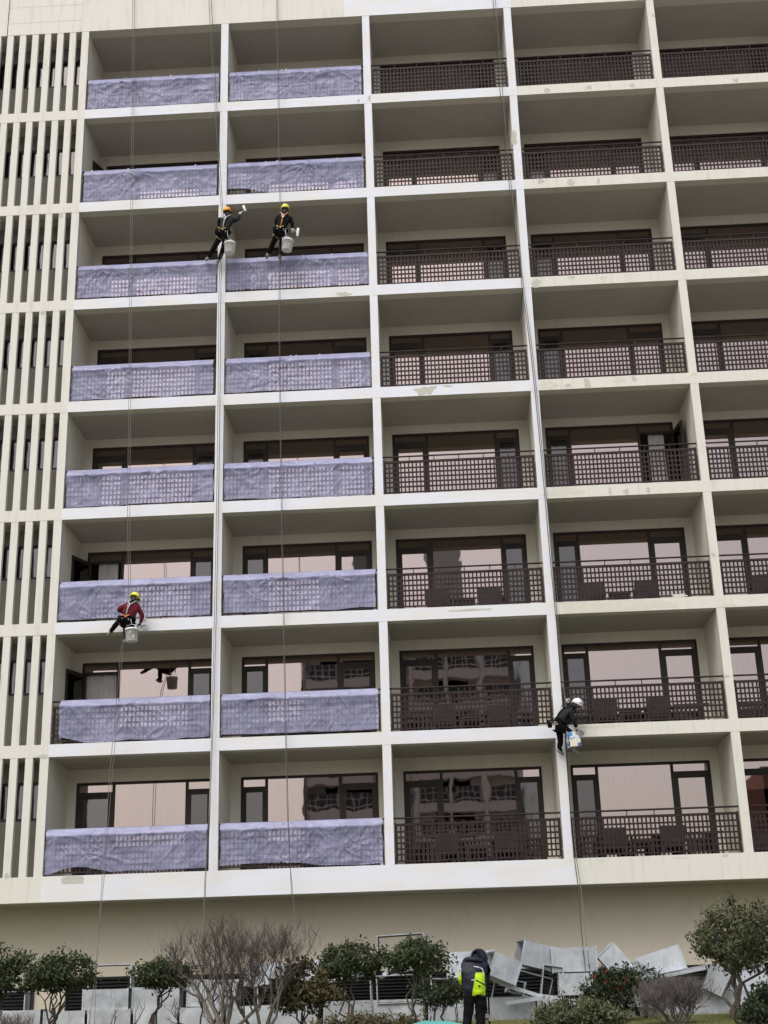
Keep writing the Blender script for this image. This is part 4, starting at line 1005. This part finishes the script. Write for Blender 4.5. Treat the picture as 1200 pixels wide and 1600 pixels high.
# lower run lying along the wall foot, left to right
ORD = ['first','second','third','fourth','fifth','sixth','seventh','eighth','ninth','tenth','eleventh','twelfth','thirteenth','fourteenth','fifteenth','sixteenth','seventeenth']
LOW = [(-30,1600),(36,1598),(104,1599),(174,1597),(246,1595),(318,1593),(390,1591),(462,1588),(545,1583),(622,1581),(712,1578),(800,1577),(872,1575),(950,1573),(1035,1570),(1110,1568),(1180,1566)]
for k, (x, y) in enumerate(LOW):
    w = (LOW[k+1][0]-x if k+1 < len(LOW) else 74)*0.5 + (x-LOW[k-1][0] if k else 70)*0.5 - 4
    duct(x, y, -1.25, w, 36, f'grey duct lying on the ground, {ORD[k]} of the bottom run from the left', depth=0.5)
DU = [
 (168,1565,-1.2,72,36,'clean rectangular duct stacked beside the leftmost rope tails',dict(depth=.45)),
 (246,1563,-1.2,74,38,'rectangular duct stacked behind the flat-topped shrub',dict(depth=.45, roll=-1)),
 (174,1528,-.55,66,38,'open duct frame standing above the stacked duct by the rope tails',dict(axis='y', depth=.35)),
 (335,1552,-1.2,80,40,'duct lying behind the bare branching tree, left one',dict(roll=-2)),
 (300,1527,-.6,60,34,'duct resting high behind the bare branching tree',dict(roll=3, axis='y', depth=.4)),
 (425,1524,-1.1,80,38,'pale duct tilted behind the bare branching tree, upper one',dict(roll=-6)),
 (440,1556,-1.2,70,34,'duct lying behind the brownish leafy shrub',dict(roll=2, axis='y')),
 (512,1518,-.9,90,36,'duct lying behind the round leafy shrub top',dict(roll=4)),
 (540,1548,-1.2,80,40,'open dark duct end between the two round shrubs',dict(axis='y', depth=.6, roll=2)),
 (627,1482,-.4,72,40,'open duct frame standing highest behind the third round shrub',dict(axis='y', depth=.45, roll=2)),
 (616,1512,-.6,62,20,'squashed duct under the highest standing frame',dict(axis='y', depth=.4, roll=12)),
 (632,1545,-1.3,84,40,'open duct end showing the wall through it, behind the third shrub',dict(axis='y', depth=.5, roll=1)),
 (735,1507,-.5,76,38,'large dull grey duct behind the hooded man',dict(depth=.5, roll=1)),
 (783,1514,-1.9,47,36,'pale tilted duct just beside the hooded man',dict(depth=.6, roll=-22, yaw=16)),
 (795,1548,-1.2,46,34,'fallen open duct frame at the hooded man\'s side',dict(axis='y', depth=.3, roll=-14, yaw=-8)),
 (834,1494,-.9,50,36,'dull dented duct leaning left at the top of the heap',dict(depth=.6, roll=-14, yaw=14)),
 (896,1500,-.9,70,36,'upright rectangular duct with two rope tails before it',dict(depth=.55, roll=0)),
 (899,1541,-1.25,52,38,'squarish duct under the duct with the rope tails',dict(depth=.5, seam=False)),
 (967,1509,-1.0,66,34,'steeply tilted bright duct above the red-flowered bush',dict(depth=.35, roll=-50)),
 (1033,1505,-.9,72,36,'bright duct tilted upward to the right above the grey bush',dict(depth=.5, roll=15, yaw=-10)),
 (1070,1534,-1.1,72,36,'open dark duct end beside the tall tree',dict(axis='y', depth=.6, roll=8)),
 (1122,1531,-1.6,34,44,'folded pale duct piece tilted against the tree',dict(depth=.3, roll=-28, seam=False)),
 (1165,1528,-.9,60,40,'duct lying behind the tall tree stems',dict(depth=.5, roll=6)),
 (862,1533,-1.0,30,44,'narrow crushed duct wedged beside the squarish duct',dict(axis='y', depth=.5, roll=-9)),
 (826,1540,-.8,62,34,'dented duct sunk behind the sloping strips',dict(axis='y', depth=.5, roll=-16, yaw=10)),
 (990,1527,-1.3,34,30,'small crumpled duct offcut beside the steeply tilted one',dict(depth=.4, roll=38, yaw=20, seam=False)),
 (1000,1560,-1.5,60,26,'flattened duct lying low behind the grey bush',dict(depth=.5, roll=-5, yaw=8)),
 (690,1548,-1.0,56,34,'dark open duct behind the small dark spreading shrub',dict(axis='y', depth=.5, roll=-3)),
 (20,1568,-.7,44,34,'open duct end at the far left behind the dark shrub',dict(axis='y', depth=.4)),
]
for (x, y, Y, w, h, lab, kw) in DU: duct(x, y, Y, w, h, lab, **kw)
def strip(p0, p1, label, w=0.05):
    a, c = at(*p0), at(*p1); d = (c-a).normalized(); u = Vector((0,1,0)); n = d.cross(u).normalized()
    M = Matrix(((d.x,u.x,n.x,a.x),(d.y,u.y,n.y,a.y),(d.z,u.z,n.z,a.z),(0,0,0,1))); L = (c-a).length
    solo('metal_strip', MB().obox(M, 0, L, -0.03, 0.03, -w/2, w/2).obox(M, 0, L, -0.033, -0.03, -w/2-0.03, w/2), M_GALV, label, 'metal strip', a, 'loose metal strips in the duct heap')
strip((765,1527,-1.7),(815,1549,-1.6),'metal strip sloping down right from the hooded man')
strip((780,1535,-1.75),(856,1559,-1.75),'long thin metal strip sloping below the dark slats')
strip((790,1566,-1.8),(850,1558,-1.8),'bright metal strip lying on the lower ducts below the heap')
strip((598,1523,-1.5),(632,1497,-1.4),'metal strip slanting up under the highest duct frame')
strip((492,1531,-1.5),(580,1521,-1.5),'metal strip lying above the open dark duct between shrubs')
strip((1038,1524,-1.6),(1102,1511,-1.6),'metal strip along the edge of the open duct near the tree')

# teal sheet on the lawn
c = at(680, 1600, -10.2)
tb = MB(); vs = []
A, B_, C_, D_ = at(640,1601,-10.6), at(665,1594.5,-9.6), at(700,1595.5,-9.6), at(738,1602,-10.6)
for p in (A, D_, C_, B_): vs.append((p.x, p.y, p.z))
for p in (A, D_, C_, B_): vs.append((p.x, p.y+0.02, p.z-0.03))
tb.add(vs, [(0,1,2,3),(7,6,5,4),(0,4,5,1),(1,5,6,2),(2,6,7,3),(3,7,4,0)])
for p in (A, D_, C_, B_): tb.tube([p-Vector((0,0,0.02)), Vector((p.x, p.y, ground_z(p.y)))], 0.03, 6)
solo('teal_board', tb, varied('teal_paint', (0.10,0.42,0.38), (0.14,0.50,0.45), 3, 0.5), 'flat teal board on low legs at the hooded man\'s feet', 'board', (c.x, -10.2, ground_z(-10.2)))

# ------------------------------------------------------------------ trees and shrubs
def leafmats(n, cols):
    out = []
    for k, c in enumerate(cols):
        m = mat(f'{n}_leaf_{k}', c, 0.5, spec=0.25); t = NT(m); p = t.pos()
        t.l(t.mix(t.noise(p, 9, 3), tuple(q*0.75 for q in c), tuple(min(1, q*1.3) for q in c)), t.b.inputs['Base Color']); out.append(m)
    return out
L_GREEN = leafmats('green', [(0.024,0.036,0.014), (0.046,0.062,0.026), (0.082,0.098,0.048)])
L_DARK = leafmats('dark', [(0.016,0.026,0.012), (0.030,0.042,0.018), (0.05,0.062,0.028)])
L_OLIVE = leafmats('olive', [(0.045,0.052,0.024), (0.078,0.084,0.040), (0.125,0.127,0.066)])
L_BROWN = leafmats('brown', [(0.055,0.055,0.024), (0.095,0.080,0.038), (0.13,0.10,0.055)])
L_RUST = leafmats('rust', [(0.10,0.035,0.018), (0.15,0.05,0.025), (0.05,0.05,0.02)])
L_RED = leafmats('red', [(0.40,0.02,0.02), (0.55,0.05,0.06)])
M_BARK = varied('grey_bark', (0.085,0.072,0.058), (0.16,0.14,0.115), 14, 0.9, bump=0.5)
M_BARKD = varied('dark_bark', (0.045,0.034,0.030), (0.085,0.066,0.056), 14, 0.9, bump=0.5)
M_TWIGR = varied('reddish_twig', (0.048,0.034,0.030), (0.085,0.062,0.053), 14, 0.9)
M_TWIGG = varied('grey_twig', (0.085,0.072,0.068), (0.15,0.128,0.12), 14, 0.9)

def leaf(mb, p, size, rnd, mi, up=0.3):
    d = Vector((rnd.gauss(0,1), rnd.gauss(0,1), rnd.gauss(0,1)+up)).normalized(); s = d.orthogonal().normalized()
    s = (Matrix.Rotation(rnd.uniform(0, 6.28), 3, d) @ s); n = d.cross(s); w = size*0.23
    a = p; m_ = p + d*size*0.5; e = p + d*size + n*size*0.12
    mb.add([a, m_+s*w+n*w*0.5, e, m_-s*w+n*w*0.5, m_], [(0,1,4),(1,2,4),(0,4,3),(4,2,3)], mi)

def bend(a, c, rnd, k=0.12, n=4):
    L = (c-a).length; pts = [a]
    for i in range(1, n):
        t = i/n; pts.append(a.lerp(c, t) + Vector((rnd.uniform(-k,k), rnd.uniform(-k,k), rnd.uniform(-k,k)*0.5 + 0.25*k*math.sin(math.pi*t)))*L)
    pts.append(c); return pts

def shrub(name, label, cat, px, py0, py1, hw, Y, leaves, bark, n_clump=70, per=38, lsize=0.085, stems=4, base_px=None, flat=0.0, seed=1, group=None, flowers=0, flower_m=None, clump_r=0.15, depth=None, stem_r=0.026, hollow=0.35):
    rnd = random.Random(seed)
    c = at(px, (py0+py1)/2, Y); sc = FPX/((c-CAM).dot(FW)); rx, rz = hw/sc, (py1-py0)/2/sc; ry = depth or rx*0.85
    bx = at(base_px if base_px is not None else px, 1600, Y).x; gz = ground_z(Y); root = thing(name, label, cat, (bx, Y, gz), group)
    W = MB(); Lm = MB(); base = Vector((bx, Y, gz-0.05)); clumps = []
    while len(clumps) < n_clump:
        v = Vector((rnd.uniform(-1,1), rnd.uniform(-1,1), rnd.uniform(-1,1)))
        if v.length > 1 or v.length < hollow: continue
        if flat and v.z < -1+flat: continue
        q = 1 + 0.34*noise.noise(v*2.3+Vector((seed, 0, 0)))
        if rnd.random() < 0.09: q *= rnd.uniform(1.12, 1.4)
        clumps.append(c + Vector((v.x*rx*q, v.y*ry*q, v.z*rz*q)))
    forks = []
    for s in range(stems):
        top = c + Vector((rnd.uniform(-.45,.45)*rx, rnd.uniform(-.4,.4)*ry, rnd.uniform(-.75,-.2)*rz))
        b0 = base + Vector((rnd.uniform(-.07,.07), rnd.uniform(-.07,.07), 0))
        pts = bend(b0, top, rnd, 0.09, 6)
        W.tube(pts, [stem_r*(1-0.09*i) for i in range(len(pts))], 6); forks += [(pts[k], stem_r*(1-0.09*k)) for k in (3, 4, 5, 6)]
    for k, p in enumerate(clumps):
        f, r = min(forks, key=lambda q: (q[0]-p).length*(0.7+0.6*rnd.random()) + (0.5 if q[0].z > p.z else 0))
        pts = bend(f, p, rnd, 0.10, 3); W.tube(pts, [r*0.5, r*0.4, r*0.3, 0.004], 4, 0, False)
        dens = int(per*1.7*rnd.uniform(0.5, 1.5)); cr = clump_r*rnd.uniform(0.7, 1.3)
        for _ in range(dens):
            g = Vector((rnd.gauss(0,.5), rnd.gauss(0,.5), rnd.gauss(0,.42)))*cr
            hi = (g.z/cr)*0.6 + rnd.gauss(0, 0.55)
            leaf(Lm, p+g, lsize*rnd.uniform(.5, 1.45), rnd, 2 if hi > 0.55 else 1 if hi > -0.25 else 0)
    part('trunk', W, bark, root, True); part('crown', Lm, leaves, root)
    if flowers:
        F = MB()
        for _ in range(flowers):
            p = rnd.choice(clumps) + Vector((rnd.gauss(0,.09), rnd.gauss(0,.09)-0.06, rnd.gauss(0,.09)))
            for _ in range(6):
                leaf(F, p, 0.04, rnd, rnd.randint(0, 1))
        part('flowers', F, flower_m, root)['kind'] = 'stuff'
    return root

def bare(name, label, cat, px, ptop, hw, Y, bark, twig, seed=1, stems=3, base_px=None, levels=4, kids=4, r0=0.05, group=None, first=0.45, upw=0.55, spread=0.65, buds=0):
    rnd = random.Random(seed); gz = ground_z(Y); c = at(px, ptop, Y); sc = FPX/((c-CAM).dot(FW)); rx = hw/sc; H = c.z-gz
    bx = at(base_px if base_px is not None else px, 1600, Y).x; root = thing(name, label, cat, (bx, Y, gz), group)
    W = MB(); T = MB(); base = Vector((bx, Y, gz-0.06)); lim = rx
    def grow(p, d, L, r, lev):
        pts = [p]; dd = d.normalized(); n = 4
        for i in range(n):
            dd = (dd + Vector((rnd.gauss(0,.21 if lev < 2 else .12), rnd.gauss(0,.21 if lev < 2 else .12), rnd.gauss(0,.1)+(0.05 if lev < 2 else 0.16)*upw))).normalized(); pts.append(pts[-1]+dd*L/n)
        (W if lev < 2 else T).tube(pts, [r*(1-0.11*i) for i in range(n+1)] if lev < levels else [r, r*.8, r*.6, r*.4, 0.0015], 6 if lev < 2 else 4, 0, False)
        if lev >= levels: return
        for k in range(kids + (1 if lev > 1 else 0)):
            q = rnd.choice(pts[2:]) if k else pts[-1]; t = pts.index(q)/n
            side = Vector((rnd.gauss(0,1), rnd.gauss(0,1), rnd.gauss(0,.35)))
            nd = (dd*0.75 + side.normalized()*spread*rnd.uniform(.7,1.5) + Vector((0,0,upw*0.55))).normalized()
            off = (q.x-c.x)/lim
            if abs(off) > 0.8: nd.x -= 0.5*off
            left = c.z-q.z
            if left < 0.1: continue
            grow(q, nd, min(L*rnd.uniform(.55, .82), left*1.0), max(r*(0.62 if k == 0 else 0.45)*(1-0.2*t), 0.0032), lev+1)
    for s in range(stems):
        a = (s+0.5)/stems*2-1
        grow(base+Vector((a*0.09, rnd.uniform(-.08,.08), 0)), Vector((a*1.25*min(1, rx/H*1.6), rnd.uniform(-.4,.4), 1)), H*first, r0*rnd.uniform(.75, 1.1), 0)
    part('trunk', W, bark, root, True); part('twigs', T, twig, root)
    return root

shrub('dark_shrub', 'dark green leafy shrub cut off by the left picture edge', 'shrub', -8, 1483, 1560, 44, -4.5, L_GREEN, M_BARKD, 60, 40, seed=3)
shrub('leafy_shrub', 'green flat-topped shrub on many thin stems at the left', 'shrub', 92, 1495, 1552, 54, -4.4, L_GREEN, M_BARKD, 85, 36, stems=9, flat=0.35, seed=5, base_px=78)
bare('twiggy_shrub', 'small leafless forked shrub before the two stacked ducts', 'shrub', 190, 1548, 36, -4.2, M_BARK, M_TWIGG, 11, 2, levels=2, kids=3, r0=0.028, base_px=197)
shrub('leafy_shrub', 'clipped flat green shrub over the second stacked duct', 'shrub', 252, 1506, 1538, 48, -4.0, L_GREEN, M_BARKD, 60, 42, stems=5, seed=8, base_px=232, depth=0.5)
bare('bare_tree', 'large leafless tree with reddish twigs, its fan of branches spread wide', 'tree', 322, 1428, 98, -6.0, M_BARK, M_TWIGR, 23, 5, levels=4, kids=4, r0=0.055, base_px=346, first=0.42)
bare('bare_tree', 'leafless reddish tree standing just right of the largest leafless one', 'tree', 425, 1430, 76, -5.6, M_BARK, M_TWIGR, 31, 4, levels=4, kids=4, r0=0.048, base_px=408, first=0.42)
shrub('leafy_shrub', 'loose brownish-green shrub beside the leafless trees', 'shrub', 476, 1508, 1580, 52, -4.8, L_BROWN, M_BARKD, 70, 26, lsize=0.11, stems=5, seed=14, base_px=470)
shrub('leafy_shrub', 'round green shrub on thin stems between leafless tree and tall duct frame', 'shrub', 543, 1481, 1532, 50, -4.3, L_GREEN, M_BARK, 75, 36, stems=4, flat=0.3, seed=17, base_px=548)
shrub('leafy_shrub', 'round green shrub below the highest duct frame', 'shrub', 655, 1473, 1525, 52, -4.4, L_GREEN, M_BARK, 80, 36, stems=4, flat=0.25, seed=19, base_px=648)
shrub('leafy_shrub', 'small dark spreading shrub left of the hooded man', 'shrub', 692, 1534, 1568, 36, -5.0, L_DARK, M_BARKD, 50, 36, stems=2, lsize=0.07, seed=22, base_px=686)
shrub('rust_shrub', 'rust-coloured leafy twig at the hooded man\'s left elbow', 'shrub', 716, 1534, 1560, 12, -4.9, L_RUST, M_BARKD, 10, 22, stems=2, lsize=0.07, seed=25, base_px=712, stem_r=0.012)
shrub('camellia_bush', 'dense dark bush dotted with red flowers', 'bush', 957, 1518, 1580, 42, -4.6, L_DARK, M_BARKD, 90, 40, stems=4, lsize=0.075, seed=28, flowers=42, flower_m=L_RED, hollow=0.2)
shrub('thin_shrub', 'thin dark sprig rising behind the red-flowered bush', 'shrub', 1008, 1507, 1548, 26, -3.8, L_DARK, M_BARKD, 26, 16, stems=3, lsize=0.075, seed=33)
bare('twiggy_bush', 'grey leafless dome-shaped bush between red-flowered bush and tall tree', 'bush', 1058, 1522, 66, -6.2, M_TWIGG, M_TWIGG, 37, 18, levels=3, kids=6, r0=0.016, first=0.52, spread=0.85)
shrub('evergreen_tree', 'tall grey-green tree with several stems at the right edge', 'tree', 1165, 1410, 1518, 86, -5.2, L_OLIVE, M_BARK, 230, 22, lsize=0.085, stems=6, seed=41, base_px=1150, stem_r=0.042, hollow=0.25, clump_r=0.17)
shrub('low_bush', 'low spreading grey-green bush in front of the squarish duct', 'bush', 905, 1568, 1622, 78, -8.5, L_OLIVE, M_BARKD, 110, 40, lsize=0.07, stems=5, seed=44, hollow=0.2, depth=0.6)
shrub('low_bush', 'dark green bush in the bottom right corner', 'bush', 1200, 1545, 1620, 42, -7.0, L_DARK, M_BARKD, 70, 36, lsize=0.08, stems=3, seed=47)
bare('twiggy_bush', 'pale twiggy bush in the bottom left corner', 'bush', 18, 1580, 40, -9.0, M_TWIGG, M_TWIGG, 51, 8, levels=3, kids=5, r0=0.016, first=0.5, spread=0.8)
shrub('low_hedge', 'low sparse hedge along the bottom left of the teal board', 'hedge', 575, 1588, 1625, 85, -9.5, L_BROWN, M_BARKD, 120, 34, lsize=0.055, stems=8, seed=53, hollow=0.1, depth=0.4, clump_r=0.1)
bare('twiggy_shrub', 'thin leafless shrub before the lower ducts under the leafless trees', 'shrub', 300, 1520, 60, -5.0, M_BARKD, M_TWIGG, 61, 4, levels=3, kids=4, r0=0.03, base_px=318)

# grass
random.seed(9); G = MB()
for _ in range(16000):
    y = random.uniform(-13.5, -1.9)*1.0; x = random.uniform(-1.5, 19); z = ground_z(y)
    h = random.uniform(0.03, 0.085); a = random.uniform(0, 6.28); w = 0.006; dx, dy = math.cos(a)*w, math.sin(a)*w; lx, ly = random.gauss(0,.02), random.gauss(0,.02)
    G.add([(x-dx, y-dy, z-0.01), (x+dx, y+dy, z-0.01), (x+lx, y+ly, z+h)], [(0,1,2)], random.randint(0, 1))
go = link('grass', G.mesh('grass', leafmats('grass', [(0.10,0.13,0.03), (0.17,0.16,0.06)])))
tag(go, 'short patchy grass on the slope before the ducts', 'grass', kind='stuff')
